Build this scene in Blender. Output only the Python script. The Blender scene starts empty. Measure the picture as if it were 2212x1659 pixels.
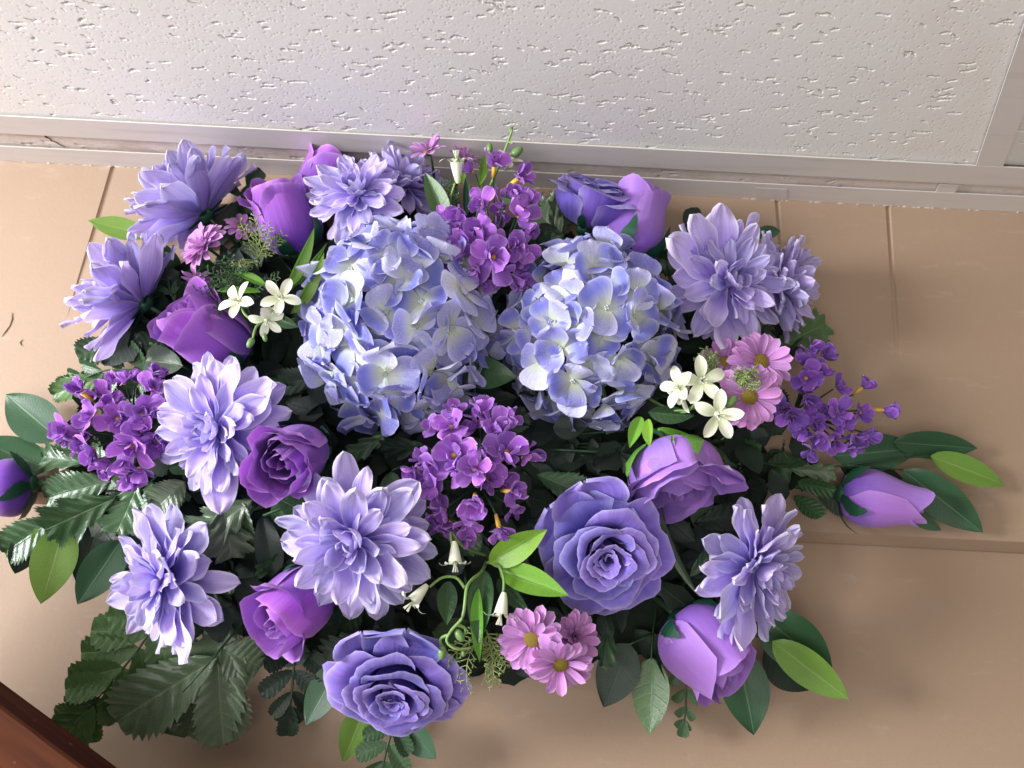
import bpy, math, random
import numpy as np
from mathutils import Vector, Matrix, Quaternion

sc = bpy.context.scene
rad = math.radians
# ---------------------------------------------------------------- camera
FPX = 1661.0                    # focal length, in a frame 2212 wide
CAM = Vector((0, -0.85, 0)); PITCH = rad(18.4); ROLL = rad(2.9)
Fw = Vector((0, math.cos(PITCH), math.sin(PITCH)))
up0 = Vector((0, -math.sin(PITCH), math.cos(PITCH)))
X = Vector((1, 0, 0))
Rt = math.cos(ROLL) * X + math.sin(ROLL) * up0
Up = -math.sin(ROLL) * X + math.cos(ROLL) * up0
cd = bpy.data.cameras.new('camera'); cam = bpy.data.objects.new('camera', cd)
sc.collection.objects.link(cam)
cd.sensor_width = 36; cd.lens = FPX / 2212 * 36; cd.clip_start = 0.01; cd.clip_end = 50
m = Matrix((Rt, Up, -Fw)).transposed().to_4x4(); m.translation = CAM
cam.matrix_world = m
cd.dof.use_dof = True; cd.dof.focus_distance = 0.70; cd.dof.aperture_fstop = 9.0
sc.camera = cam
# ---------------------------------------------------------------- world, window light, added fill, exposure
w = bpy.data.worlds.new('World'); sc.world = w; w.use_nodes = True
bg = w.node_tree.nodes['Background']
bg.inputs[0].default_value = (1.0, 0.90, 0.82, 1); bg.inputs[1].default_value = 0.27
def area(name, loc, target, sx, sy, power, col):
    l = bpy.data.lights.new(name, 'AREA'); l.shape = 'RECTANGLE'; l.size = sx; l.size_y = sy
    l.energy = power; l.color = col
    o = bpy.data.objects.new(name, l); sc.collection.objects.link(o)
    o.location = loc
    o.rotation_euler = (Vector(target) - Vector(loc)).to_track_quat('-Z', 'Y').to_euler()
    return o
area('window_light', (-2.4, -1.30, 0.20), (0.0, -0.05, 0.22), 1.1, 0.6, 112, (0.97, 0.98, 1.0))
area('room_fill_light', (-0.6, -2.0, -0.7), (0.0, -0.2, 0.5), 1.7, 1.1, 18, (1.0, 0.97, 0.94))  # added fill low behind the camera, lifts the ceiling; no window there
sc.view_settings.view_transform = 'Standard'; sc.view_settings.look = 'None'
sc.view_settings.gamma = 1; sc.view_settings.exposure = 0.26

# ---------------------------------------------------------------- placing: a direction seen from the camera met with a plane of the room
def ray(u, v): return Fw * FPX + Rt * (u - 1106) - Up * (v - 829.5)
def P(u, v, d):                   # point d metres out from the lower wall
    r = ray(u, v); return CAM + r * ((-d - CAM.y) / r.y)
def PZ(u, v, z):                  # point on a level plane
    r = ray(u, v); return CAM + r * ((z - CAM.z) / r.z)
def mpp(p): return (p - CAM).dot(Fw) / FPX
def D3(ax, ay, az):
    return (Rt * ax + Up * ay - Fw * az).normalized()
def basis(zaxis, roll=0.0):
    q = zaxis.to_track_quat('Z', 'Y'); return q.to_matrix().to_4x4() @ Matrix.Rotation(roll, 4, 'Z')

# ---------------------------------------------------------------- object helpers
col = sc.collection
def ob(name, mesh, parent=None, M=None, label=None):
    o = bpy.data.objects.new(name, mesh); col.objects.link(o)
    if parent is not None: o.parent = parent
    if M is not None: o.matrix_local = M
    if label: o['label'] = label
    return o
def thing(name, label, cat, M, group=None):
    o = bpy.data.objects.new(name, None); col.objects.link(o); o.empty_display_size = 0.01
    o.matrix_world = M
    o['label'] = label; o['category'] = cat
    if group: o['group'] = group
    return o
def tag(o, label, cat, group=None):
    o['label'] = label; o['category'] = cat
    if group: o['group'] = group
    return o
def mesh_from(name, verts, faces, mat=None, uvs=None, smooth=True):
    me = bpy.data.meshes.new(name)
    me.from_pydata([tuple(v) for v in verts], [], faces)
    if mat: me.materials.append(mat)
    if uvs is not None:
        l = me.uv_layers.new(name='UVMap')
        vi = np.empty(len(me.loops), dtype=np.int32); me.loops.foreach_get('vertex_index', vi)
        l.data.foreach_set('uv', np.asarray(uvs, dtype=np.float32)[vi].ravel())
    if smooth: me.polygons.foreach_set('use_smooth', [True] * len(me.polygons))
    me.update(); return me
def grid_faces(nu, nv, off=0):
    return [(off + j*(nu+1)+i, off + j*(nu+1)+i+1, off + (j+1)*(nu+1)+i+1, off + (j+1)*(nu+1)+i) for j in range(nv) for i in range(nu)]
class MB:
    def __init__(s): s.v = []; s.f = []; s.uv = []
    def add(s, v, f, uv=None):
        o = len(s.v); s.v += [tuple(x) for x in v]; s.f += [tuple(i + o for i in q) for q in f]
        s.uv += uv if uv else [(0.5, 0.5)] * len(v)
    def box(s, a, b):
        x0, y0, z0 = a; x1, y1, z1 = b
        s.add([(x0,y0,z0),(x1,y0,z0),(x1,y1,z0),(x0,y1,z0),(x0,y0,z1),(x1,y0,z1),(x1,y1,z1),(x0,y1,z1)],
              [(0,3,2,1),(4,5,6,7),(0,1,5,4),(1,2,6,5),(2,3,7,6),(3,0,4,7)])
    def slab(s, quad, z0, z1):      # quad: 4 xy points, anticlockwise
        s.add([(p[0], p[1], z0) for p in quad] + [(p[0], p[1], z1) for p in quad],
              [(0,3,2,1),(4,5,6,7),(0,1,5,4),(1,2,6,5),(2,3,7,6),(3,0,4,7)])
    def tube(s, pts, r0, r1=None, n=6):
        r1 = r0 if r1 is None else r1
        pts = [Vector(p) for p in pts]; N = len(pts); vs = []; uv = []
        ref = Vector((0.31, 0.17, 0.93))
        for i, p in enumerate(pts):
            t = (pts[min(i+1, N-1)] - pts[max(i-1, 0)]).normalized()
            a = t.cross(ref).normalized(); b = t.cross(a)
            r = r0 + (r1 - r0) * i / (N - 1)
            for k in range(n):
                an = 2 * math.pi * k / n; vs.append(p + (a * math.cos(an) + b * math.sin(an)) * r); uv.append((k / n, i / (N-1)))
        f = [(i*n+k, i*n+(k+1) % n, (i+1)*n+(k+1) % n, (i+1)*n+k) for i in range(N-1) for k in range(n)]
        f += [tuple(range(n-1, -1, -1)), tuple((N-1)*n+k for k in range(n))]
        s.add(vs, f, uv)
    def blob(s, c, axis, rx, rz, nu=8, nv=6, prof=None):
        Mx = basis(Vector(axis).normalized()); vs = []; uv = []
        for j in range(nv+1):
            t = j / nv; a = math.pi * t
            r = math.sin(a) if prof is None else prof(t)
            for i in range(nu):
                an = 2*math.pi*i/nu
                vs.append(Vector(c) + (Mx @ Vector((math.cos(an)*r*rx, math.sin(an)*r*rx, -math.cos(a)*rz)))); uv.append((i/nu, t))
        f = [(j*nu+i, j*nu+(i+1) % nu, (j+1)*nu+(i+1) % nu, (j+1)*nu+i) for j in range(nv) for i in range(nu)]
        s.add(vs, f, uv)
    def mesh(s, name, mat, smooth=True): return mesh_from(name, s.v, s.f, mat, s.uv, smooth)
def bez(p0, p1, p2, n=8):
    return [p0*(1-t)**2 + p1*2*t*(1-t) + p2*t*t for t in [i/n for i in range(n+1)]]
def spline(pts, n=5):
    pts = [Vector(p) for p in pts]; out = []
    for i in range(len(pts)-1):
        a = pts[max(i-1, 0)]; b = pts[i]; c = pts[i+1]; d = pts[min(i+2, len(pts)-1)]
        for k in range(n):
            t = k/n
            out.append(0.5*((2*b)+(c-a)*t+(2*a-5*b+4*c-d)*t*t+(3*b-a-3*c+d)*t**3))
    out.append(pts[-1]); return out

# ---------------------------------------------------------------- materials
def newmat(name):
    mt = bpy.data.materials.new(name); mt.use_nodes = True
    nt = mt.node_tree; b = nt.nodes['Principled BSDF']; return mt, nt, b
def N(nt, typ, **kw):
    n = nt.nodes.new(typ)
    for k, v in kw.items(): setattr(n, k, v)
    return n
def math_n(nt, op, a, b=None, c=None):
    n = N(nt, 'ShaderNodeMath', operation=op)
    for i, x in enumerate((a, b, c)):
        if x is None: continue
        if isinstance(x, (int, float)): n.inputs[i].default_value = x
        else: nt.links.new(x, n.inputs[i])
    return n.outputs[0]
def mix_c(nt, fac, a, b, blend='MIX'):
    n = N(nt, 'ShaderNodeMix', data_type='RGBA', blend_type=blend)
    for s, x in ((n.inputs[0], fac), (n.inputs[6], a), (n.inputs[7], b)):
        if isinstance(x, (int, float)): s.default_value = x
        elif isinstance(x, tuple): s.default_value = (*x, 1) if len(x) == 3 else x
        else: nt.links.new(x, s)
    return n.outputs[2]
def petal_mat(name, base, mid, edge, rough=0.6, trans=0.25, vein=0.25, var=0.12, edge_w=6.0, base_t=0.35, second=None, edge_amt=0.8):
    mt, nt, b = newmat(name)
    uv = N(nt, 'ShaderNodeTexCoord'); sep = N(nt, 'ShaderNodeSeparateXYZ'); nt.links.new(uv.outputs['UV'], sep.inputs[0])
    U, V = sep.outputs[0], sep.outputs[1]
    mr = N(nt, 'ShaderNodeMapRange', interpolation_type='SMOOTHSTEP'); nt.links.new(V, mr.inputs[0])
    mr.inputs[1].default_value = 0.0; mr.inputs[2].default_value = base_t * 2
    oi = N(nt, 'ShaderNodeObjectInfo'); rnd = oi.outputs['Random']
    midc = mid
    if second is not None:
        nz = N(nt, 'ShaderNodeTexNoise'); nz.inputs['Scale'].default_value = 28.0; nt.links.new(uv.outputs['Object'], nz.inputs['Vector'])
        f = math_n(nt, 'MULTIPLY_ADD', rnd, 1.3, -0.50); f = math_n(nt, 'ADD', f, math_n(nt, 'MULTIPLY_ADD', nz.outputs[0], 1.2, -0.6))
        cl = N(nt, 'ShaderNodeClamp'); nt.links.new(f, cl.inputs[0])
        midc = mix_c(nt, cl.outputs[0], mid, second)
    c = mix_c(nt, mr.outputs[0], base, midc)
    e = math_n(nt, 'ABSOLUTE', math_n(nt, 'MULTIPLY_ADD', U, 2.0, -1.0)); e = math_n(nt, 'POWER', e, edge_w)
    e2 = math_n(nt, 'POWER', V, edge_w * 3); e = math_n(nt, 'MAXIMUM', e, e2)
    e = math_n(nt, 'MULTIPLY', e, edge_amt)
    c = mix_c(nt, e, c, edge)
    # fine radiating veins and woven grain
    mp = N(nt, 'ShaderNodeCombineXYZ'); nt.links.new(math_n(nt, 'MULTIPLY', U, 22.0), mp.inputs[0]); nt.links.new(math_n(nt, 'MULTIPLY', V, 1.6), mp.inputs[1]); nt.links.new(math_n(nt, 'MULTIPLY', rnd, 40.0), mp.inputs[2])
    vn = N(nt, 'ShaderNodeTexNoise'); vn.inputs['Scale'].default_value = 1.0; vn.inputs['Detail'].default_value = 3; nt.links.new(mp.outputs[0], vn.inputs['Vector'])
    vf = math_n(nt, 'MULTIPLY_ADD', vn.outputs[0], vein * 1.6, 1 - vein * 0.8)
    gray = N(nt, 'ShaderNodeCombineColor')
    for i in range(3): nt.links.new(vf, gray.inputs[i])
    c = mix_c(nt, 1.0, c, gray.outputs[0], 'MULTIPLY')
    hs = N(nt, 'ShaderNodeHueSaturation'); nt.links.new(c, hs.inputs['Color'])
    nt.links.new(math_n(nt, 'MULTIPLY_ADD', rnd, 0.03, 0.485), hs.inputs['Hue'])
    nt.links.new(math_n(nt, 'MULTIPLY_ADD', rnd, var * 2, 1 - var), hs.inputs['Value'])
    c = hs.outputs[0]
    nt.links.new(c, b.inputs['Base Color']); b.inputs['Roughness'].default_value = rough
    b.inputs['Specular IOR Level'].default_value = 0.18
    b.inputs['Sheen Weight'].default_value = 0.15; b.inputs['Sheen Roughness'].default_value = 0.5
    bp = N(nt, 'ShaderNodeBump'); bp.inputs['Strength'].default_value = 0.55; bp.inputs['Distance'].default_value = 0.001
    nt.links.new(vn.outputs[0], bp.inputs['Height']); nt.links.new(bp.outputs[0], b.inputs['Normal'])
    tr = N(nt, 'ShaderNodeBsdfTranslucent'); nt.links.new(c, tr.inputs[0])
    mx = N(nt, 'ShaderNodeMixShader'); mx.inputs[0].default_value = trans
    out = nt.nodes['Material Output']
    nt.links.new(b.outputs[0], mx.inputs[1]); nt.links.new(tr.outputs[0], mx.inputs[2]); nt.links.new(mx.outputs[0], out.inputs[0])
    return mt
def leaf_mat(name, c1, c2, veinc, rough=0.35, nv=9.0, trans=0.12, vein_amt=0.6, rib=0.7):
    mt, nt, b = newmat(name)
    uv = N(nt, 'ShaderNodeTexCoord'); sep = N(nt, 'ShaderNodeSeparateXYZ'); nt.links.new(uv.outputs['UV'], sep.inputs[0])
    U, V = sep.outputs[0], sep.outputs[1]
    au = math_n(nt, 'ABSOLUTE', math_n(nt, 'MULTIPLY_ADD', U, 2.0, -1.0))
    ribf = math_n(nt, 'SUBTRACT', 1.0, math_n(nt, 'MULTIPLY', au, 16.0)); 
    cl = N(nt, 'ShaderNodeClamp'); nt.links.new(ribf, cl.inputs[0])
    sv = math_n(nt, 'SINE', math_n(nt, 'MULTIPLY', math_n(nt, 'SUBTRACT', V, math_n(nt, 'MULTIPLY', au, 0.14)), nv * 2 * math.pi))
    sv = math_n(nt, 'POWER', math_n(nt, 'MULTIPLY_ADD', sv, 0.5, 0.5), 14.0)
    f = math_n(nt, 'MAXIMUM', math_n(nt, 'MULTIPLY', cl.outputs[0], rib), math_n(nt, 'MULTIPLY', sv, vein_amt * 0.4))
    nz = N(nt, 'ShaderNodeTexNoise'); nz.inputs['Scale'].default_value = 45; nz.inputs['Detail'].default_value = 4; nt.links.new(uv.outputs['Object'], nz.inputs['Vector'])
    oi = N(nt, 'ShaderNodeObjectInfo')
    k = math_n(nt, 'MULTIPLY_ADD', oi.outputs['Random'], 0.6, math_n(nt, 'MULTIPLY_ADD', nz.outputs[0], 1.2, -0.4))
    ck = N(nt, 'ShaderNodeClamp'); nt.links.new(k, ck.inputs[0])
    c = mix_c(nt, ck.outputs[0], c1, c2); c = mix_c(nt, f, c, veinc)
    nt.links.new(c, b.inputs['Base Color']); b.inputs['Roughness'].default_value = rough
    b.inputs['Specular IOR Level'].default_value = 0.5
    bp = N(nt, 'ShaderNodeBump'); bp.inputs['Strength'].default_value = 0.5; bp.inputs['Distance'].default_value = 0.0008
    nt.links.new(math_n(nt, 'MULTIPLY_ADD', f, -1.0, math_n(nt, 'MULTIPLY', nz.outputs[0], 0.6)), bp.inputs['Height']); nt.links.new(bp.outputs[0], b.inputs['Normal'])
    tr = N(nt, 'ShaderNodeBsdfTranslucent'); nt.links.new(c, tr.inputs[0])
    mx = N(nt, 'ShaderNodeMixShader'); mx.inputs[0].default_value = trans
    nt.links.new(b.outputs[0], mx.inputs[1]); nt.links.new(tr.outputs[0], mx.inputs[2]); nt.links.new(mx.outputs[0], nt.nodes['Material Output'].inputs[0])
    return mt
def plain_mat(name, c, c2=None, rough=0.5, scale=60, bump=0.3, dist=0.0005, detail=3, spec=0.4):
    mt, nt, b = newmat(name)
    tc = N(nt, 'ShaderNodeTexCoord')
    nz = N(nt, 'ShaderNodeTexNoise'); nz.inputs['Scale'].default_value = scale; nz.inputs['Detail'].default_value = detail
    nt.links.new(tc.outputs['Object'], nz.inputs['Vector'])
    cc = mix_c(nt, nz.outputs[0], c, c2 or tuple(x*0.8 for x in c)); nt.links.new(cc, b.inputs['Base Color'])
    b.inputs['Roughness'].default_value = rough; b.inputs['Specular IOR Level'].default_value = spec
    bp = N(nt, 'ShaderNodeBump'); bp.inputs['Strength'].default_value = bump; bp.inputs['Distance'].default_value = dist
    nt.links.new(nz.outputs[0], bp.inputs['Height']); nt.links.new(bp.outputs[0], b.inputs['Normal'])
    return mt

M_dahlia = petal_mat('lavender_silk', (0.29, 0.20, 0.70), (0.56, 0.475, 0.85), (0.84, 0.81, 0.93), rough=0.75, trans=0.32, edge_w=6, base_t=0.42, vein=0.34)
M_hyd = petal_mat('blue_hydrangea_silk', (0.68, 0.74, 0.52), (0.23, 0.215, 0.70), (0.68, 0.67, 0.93), trans=0.25, edge_w=5, base_t=0.36, second=(0.74, 0.78, 0.84), vein=0.22)
M_rose = petal_mat('periwinkle_silk', (0.10, 0.055, 0.46), (0.20, 0.145, 0.57), (0.52, 0.47, 0.82), trans=0.15, edge_w=10, base_t=0.5, vein=0.36, edge_amt=0.75)  # dark petal bases put the shade inside the bloom into the colour
M_bud = petal_mat('purple_silk', (0.13, 0.035, 0.42), (0.37, 0.12, 0.57), (0.64, 0.38, 0.76), trans=0.15, edge_w=12, base_t=0.5, rough=0.45, vein=0.16, edge_amt=0.6)
M_bud2 = petal_mat('lilac_purple_silk', (0.21, 0.09, 0.52), (0.40, 0.20, 0.66), (0.52, 0.32, 0.76), trans=0.15, edge_w=9, base_t=0.4, rough=0.45, vein=0.16, edge_amt=0.5)
M_phlox = petal_mat('violet_silk', (0.22, 0.04, 0.40), (0.37, 0.13, 0.58), (0.64, 0.38, 0.80), trans=0.25, edge_w=6, base_t=0.2, vein=0.3, var=0.2)
M_phloxb = petal_mat('deep_violet_silk', (0.14, 0.03, 0.36), (0.27, 0.10, 0.54), (0.50, 0.28, 0.74), trans=0.25, edge_w=6, base_t=0.2, vein=0.3, var=0.2)
M_daisy = petal_mat('pink_lilac_silk', (0.40, 0.13, 0.45), (0.56, 0.26, 0.60), (0.74, 0.47, 0.75), trans=0.2, edge_w=6, base_t=0.3, vein=0.15)
M_white = petal_mat('ivory_plastic', (0.66, 0.74, 0.42), (0.80, 0.82, 0.66), (0.86, 0.87, 0.78), trans=0.15, edge_w=6, rough=0.35, vein=0.05, var=0.04)
M_yellow = plain_mat('yellow_centre', (0.46, 0.34, 0.05), (0.28, 0.20, 0.03), rough=0.7, scale=600, bump=1.0, dist=0.001)
M_orange = plain_mat('yellow_tube', (0.75, 0.50, 0.08), (0.6, 0.36, 0.04), rough=0.5, scale=200)
M_eye = plain_mat('pale_eye', (0.35, 0.42, 0.62), (0.6, 0.68, 0.5), rough=0.6, scale=300)
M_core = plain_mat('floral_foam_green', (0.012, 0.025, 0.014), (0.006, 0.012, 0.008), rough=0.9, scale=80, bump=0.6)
M_calyx = plain_mat('calyx_green', (0.015, 0.09, 0.045), (0.01, 0.05, 0.03), rough=0.4, scale=120)
M_stem = plain_mat('stem_green', (0.03, 0.08, 0.03), (0.015, 0.04, 0.02), rough=0.45, scale=150)
M_stemL = plain_mat('pale_stem_green', (0.22, 0.36, 0.10), (0.15, 0.27, 0.08), rough=0.45, scale=150)
M_dark = leaf_mat('dark_silk_leaf', (0.008, 0.018, 0.012), (0.017, 0.038, 0.021), (0.02, 0.045, 0.025), rough=0.55)  # near-black green: shade of the gaps between flowers put into the leaf colour
M_gloss = leaf_mat('glossy_silk_leaf', (0.030, 0.072, 0.030), (0.052, 0.122, 0.046), (0.09, 0.18, 0.075), rough=0.26, nv=7)
M_olive = leaf_mat('olive_silk_leaf', (0.055, 0.125, 0.038), (0.10, 0.20, 0.06), (0.15, 0.27, 0.10), rough=0.33, nv=7)
M_grey = leaf_mat('greyish_silk_leaf', (0.075, 0.118, 0.066), (0.125, 0.18, 0.098), (0.18, 0.24, 0.14), rough=0.24, nv=7)
M_rus = leaf_mat('ruscus_dark', (0.022, 0.075, 0.035), (0.035, 0.11, 0.045), (0.16, 0.28, 0.14), rough=0.42, nv=24, vein_amt=0.18, rib=0.5)
M_bright = leaf_mat('ruscus_bright', (0.15, 0.30, 0.045), (0.23, 0.41, 0.075), (0.40, 0.58, 0.2), rough=0.42, nv=24, vein_amt=0.15, trans=0.22, rib=0.5)
M_lily = leaf_mat('lily_leaf', (0.07, 0.26, 0.03), (0.28, 0.46, 0.05), (0.03, 0.14, 0.02), rough=0.28, nv=3, vein_amt=0.0, rib=0.6)
M_wisp = plain_mat('wisp_green', (0.13, 0.22, 0.06), (0.28, 0.32, 0.12), rough=0.5, scale=90)
M_wispd = plain_mat('wisp_dark_green', (0.03, 0.08, 0.03), (0.07, 0.13, 0.05), rough=0.5, scale=90)
M_budg = plain_mat('green_bud', (0.10, 0.20, 0.06), (0.17, 0.27, 0.09), rough=0.35, scale=90)

# ================================================================ THE SETTING
def structure(o): o['kind'] = 'structure'; return o
DU = 0.024                                   # upper wall panel stands 15 mm proud
M_wall = plain_mat('beige_wall_paint', (0.365, 0.26, 0.183), (0.345, 0.246, 0.172), rough=0.6, scale=240, bump=0.3, dist=0.0007, detail=3)
def wear(mt, c_old, c_new, scale, lo, hi, amt, stretch=(1, 1, 1)):
    """patchy grime or rubbed paint mixed into a material's colour"""
    nt = mt.node_tree; b = nt.nodes['Principled BSDF']; src = b.inputs['Base Color'].links[0].from_socket
    tc = N(nt, 'ShaderNodeTexCoord'); mp = N(nt, 'ShaderNodeMapping'); mp.inputs['Scale'].default_value = stretch; nt.links.new(tc.outputs['Object'], mp.inputs[0])
    nz = N(nt, 'ShaderNodeTexNoise'); nz.inputs['Scale'].default_value = scale; nz.inputs['Detail'].default_value = 7; nz.inputs['Roughness'].default_value = .6; nt.links.new(mp.outputs[0], nz.inputs[0])
    mr = N(nt, 'ShaderNodeMapRange'); nt.links.new(nz.outputs[0], mr.inputs[0]); mr.inputs[1].default_value = lo; mr.inputs[2].default_value = hi; mr.inputs[4].default_value = amt
    nt.links.new(mix_c(nt, mr.outputs[0], src, c_new), b.inputs['Base Color'])
wear(M_wall, None, (0.36, 0.245, 0.17), 5, .42, .72, .55)
wear(M_wall, None, (0.50, 0.38, 0.30), 22, .60, .75, .35, (1, 1, 3))
zc = P(1106, 403, DU).z
L0 = P(0, 1062, DU); L1 = P(2212, 1172, DU)
zled = (P(1908, 1155, DU).z + L1.z) / 2
wall = structure(bpy.data.objects.new('wall', None)); col.objects.link(wall)
# upper panel with scored grooves
gr = [((237, 369), (143, 690)), ((1675, 440), (1702, 760)), ((1914, 450), (1936, 790))]
zend_def = 0
rows = [zc + 0.05, zc - 0.002]
xs_cols = []
for top, end in gr:
    a = P(top[0], top[1], DU); b_ = P(end[0], end[1], DU)
    xs_cols.append((a, b_))
def panel_mesh():
    V = []; F = []
    # five rows down each groove: top, 60 %, 85 %, end, bottom edge
    fr = [0.0, 0.5, 0.8, 1.0]; dep = [1.0, 1.0, 0.6, 0.0]
    zt = zc + 0.05
    cols = []
    x_edges = [-3.0]
    def colpts(xf, off, depthf):
        pts = []
        for k in range(4):
            x, z = xf(fr[k]); pts.append((x + off(k), -DU + depthf * dep[k], z))
        x, z = xf(1.0); pts.append((x + off(3), -DU + 0, zled)); return pts
    # far-left column
    allcols = [[(-3.0, -DU, z) for z in (zt, zc*0.8, zc*0.6, zc*0.5, zled)]]
    for a, b_ in xs_cols:
        def xf(t, a=a, b_=b_):
            z0, z1 = zt, b_.z
            z = z0 + (z1 - z0) * t
            s = (z - a.z) / (b_.z - a.z)
            return a.x + (b_.x - a.x) * s, z
        wv = 0.0058
        allcols.append(colpts(xf, lambda k: -0.0006, 0.0))
        allcols.append(colpts(xf, lambda k: 0.0004, 0.0022))
        allcols.append(colpts(xf, lambda k: wv - 0.0012, 0.0026))
        allcols.append(colpts(xf, lambda k: wv, 0.0))
    allcols.append([(3.0, -DU, z) for z in (zt, zc*0.8, zc*0.6, zc*0.5, zled)])
    for c in allcols:
        c.append((c[-1][0], -DU + 0.019, zled - 0.0085)); c.append((c[-1][0], 0.004, zled - 0.0095))
        V += c
    n = 7
    for i in range(len(allcols) - 1):
        for k in range(n - 1): F.append((i*n+k, i*n+k+1, (i+1)*n+k+1, (i+1)*n+k))
    return mesh_from('wall_panel', V, F, M_wall, None, smooth=False)
ob('upper_panel', panel_mesh(), wall)
mb = MB(); mb.box((-3, 0.0, -2.0), (3, 0.03, zled + 0.06)); ob('lower_panel', mb.mesh('lower_wall', M_wall, False), wall)
mb = MB(); mb.box((-3, 0.02, zled), (3, 0.05, zc + 0.3)); ob('wall_backing', mb.mesh('wall_backing', M_wall, False), wall)
M_crack = plain_mat('dark_crack', (0.06, 0.035, 0.025), rough=0.9)
M_scar = plain_mat('scraped_paint', (0.14, 0.08, 0.05), rough=0.9)
def ribbon(pts, wd, yoff, name, mat, parent, normal=Vector((0, -1, 0))):
    V = []; F = []
    for i, (p, ww) in enumerate(pts):
        t = (pts[min(i+1, len(pts)-1)][0] - pts[max(i-1, 0)][0]).normalized(); s = t.cross(normal).normalized()
        V += [p + s*ww*wd + normal*yoff, p + normal*(yoff+0.0004), p - s*ww*wd + normal*yoff]
    for i in range(len(pts)-1):
        for k in range(2): F.append((i*3+k, i*3+k+1, i*3+k+4, i*3+k+3))
    return ob(name, mesh_from(name, V, F, mat), parent)
ribbon([(P(u, v, DU), q) for u, v, q in ((27, 676, .3), (27, 690, 1), (22, 704, .8), (14, 715, 1), (4, 728, .3))], 0.0008, 0.0006, 'scratch', M_scar, wall)
random.seed(5)
ribbon([(P(u, v, DU), q) for u, v, q in ((48, 748, .2), (44, 740, 1), (50, 733, .2))], 0.0009, 0.0006, 'scratch', M_scar, wall)
# caulk and paint crumbs along the top of the wall
mb = MB()
for i in range(70):
    u = random.choice([random.uniform(0, 360), random.uniform(1600, 2212), random.uniform(1150, 1200)])
    v = 349.7 + (460.3 - 349.7) * (u / 2212) + (4 if 700 < u < 1900 else 0) + random.uniform(0, 3)
    p = P(u, v, DU); L = random.uniform(0.001, 0.006)
    mb.blob((p.x, p.y, zc - 0.0005), (1, 0, 0), random.uniform(0.0004, 0.0011), L, 5, 4)
M_caulk = plain_mat('old_caulk', (0.72, 0.63, 0.52), (0.35, 0.26, 0.2), rough=0.9, scale=300)
o = ob('caulk_crumbs', mb.mesh('caulk', M_caulk), wall); o['kind'] = 'stuff'

# ceiling: grid rails and mineral-fibre tiles
M_rail = plain_mat('painted_metal_rail', (0.66, 0.62, 0.59), (0.63, 0.59, 0.56), rough=0.4, scale=8, bump=0.05)
M_tile = plain_mat('mineral_fibre_tile', (0.82, 0.805, 0.77), (0.785, 0.77, 0.735), rough=0.9, scale=300, bump=0.2, dist=0.0005, detail=3)
M_tileb = plain_mat('aged_mineral_fibre', (0.74, 0.67, 0.62), (0.60, 0.53, 0.48), rough=0.9, scale=150, bump=0.5, dist=0.001, detail=6)
wear(M_rail, None, (0.45, 0.39, 0.34), 14, .52, .78, .5, (.5, 6, 1)); wear(M_tile, None, (0.66, 0.60, 0.55), 6, .5, .8, .4); wear(M_tileb, None, (0.42, 0.33, 0.27), 30, .5, .72, .7, (.4, 2, 1))
ceil_ = structure(bpy.data.objects.new('ceiling', None)); col.objects.link(ceil_)
def line_ext(a, b, xa=-3.0, xb=3.0):
    s = (b.y - a.y) / (b.x - a.x); return (xa, a.y + s*(xa - a.x)), (xb, a.y + s*(xb - a.x))
zr = zc
# wall angle outer edge, strip, tee
ya = line_ext(PZ(0, 316, zr), PZ(2212, 425, zr))
yb = line_ext(PZ(0, 288, zr), PZ(2212, 405, zr))
yc = line_ext(PZ(0, 250.5, zr), PZ(2212, 363.5, zr))
avg = lambda l: l
mb = MB(); mb.slab([ya[0], ya[1], (3, -DU - 0.0004), (-3, -DU - 0.0004)], zr, zr + 0.0012)
mb.slab([(-3, -DU - 0.0016), (3, -DU - 0.0016), (3, -DU - 0.0004), (-3, -DU - 0.0004)], zr + 0.0012, zr + 0.02)
ob('wall_angle', mb.mesh('wall_angle', M_rail, False), ceil_)
mb = MB(); mb.slab([yc[0], yc[1], yb[1], yb[0]], zr, zr + 0.0015)
mb.slab([((yc[0][0]), (yc[0][1]+yb[0][1])/2-.001), (3, (yc[1][1]+yb[1][1])/2-.001), (3, (yc[1][1]+yb[1][1])/2+.001), (-3, (yc[0][1]+yb[0][1])/2+.001)], zr + 0.0015, zr + 0.035)
ob('grid_rail', mb.mesh('main_tee', M_rail, False), ceil_)
def side(uv0, uv1, ext=1.8):       # a line on the ceiling through two seen points, drawn out toward the room
    a = PZ(*uv0, zr); b = PZ(*uv1, zr); d = (b - a).normalized(); return a, a + d*ext
a0, a1 = side((2108, 358), (2212, 53)); b0, b1 = side((2166, 360.5), (2212, 243))
b1 = b0 + (a1 - a0)
mb = MB(); mb.slab([(a0.x, a0.y - 0.0006), (a1.x, a1.y), (b1.x, b1.y), (b0.x, b0.y - 0.0006)], zr + 0.0003, zr + 0.0018)
ob('grid_rail', mb.mesh('cross_tee', M_rail, False), ceil_)
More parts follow.
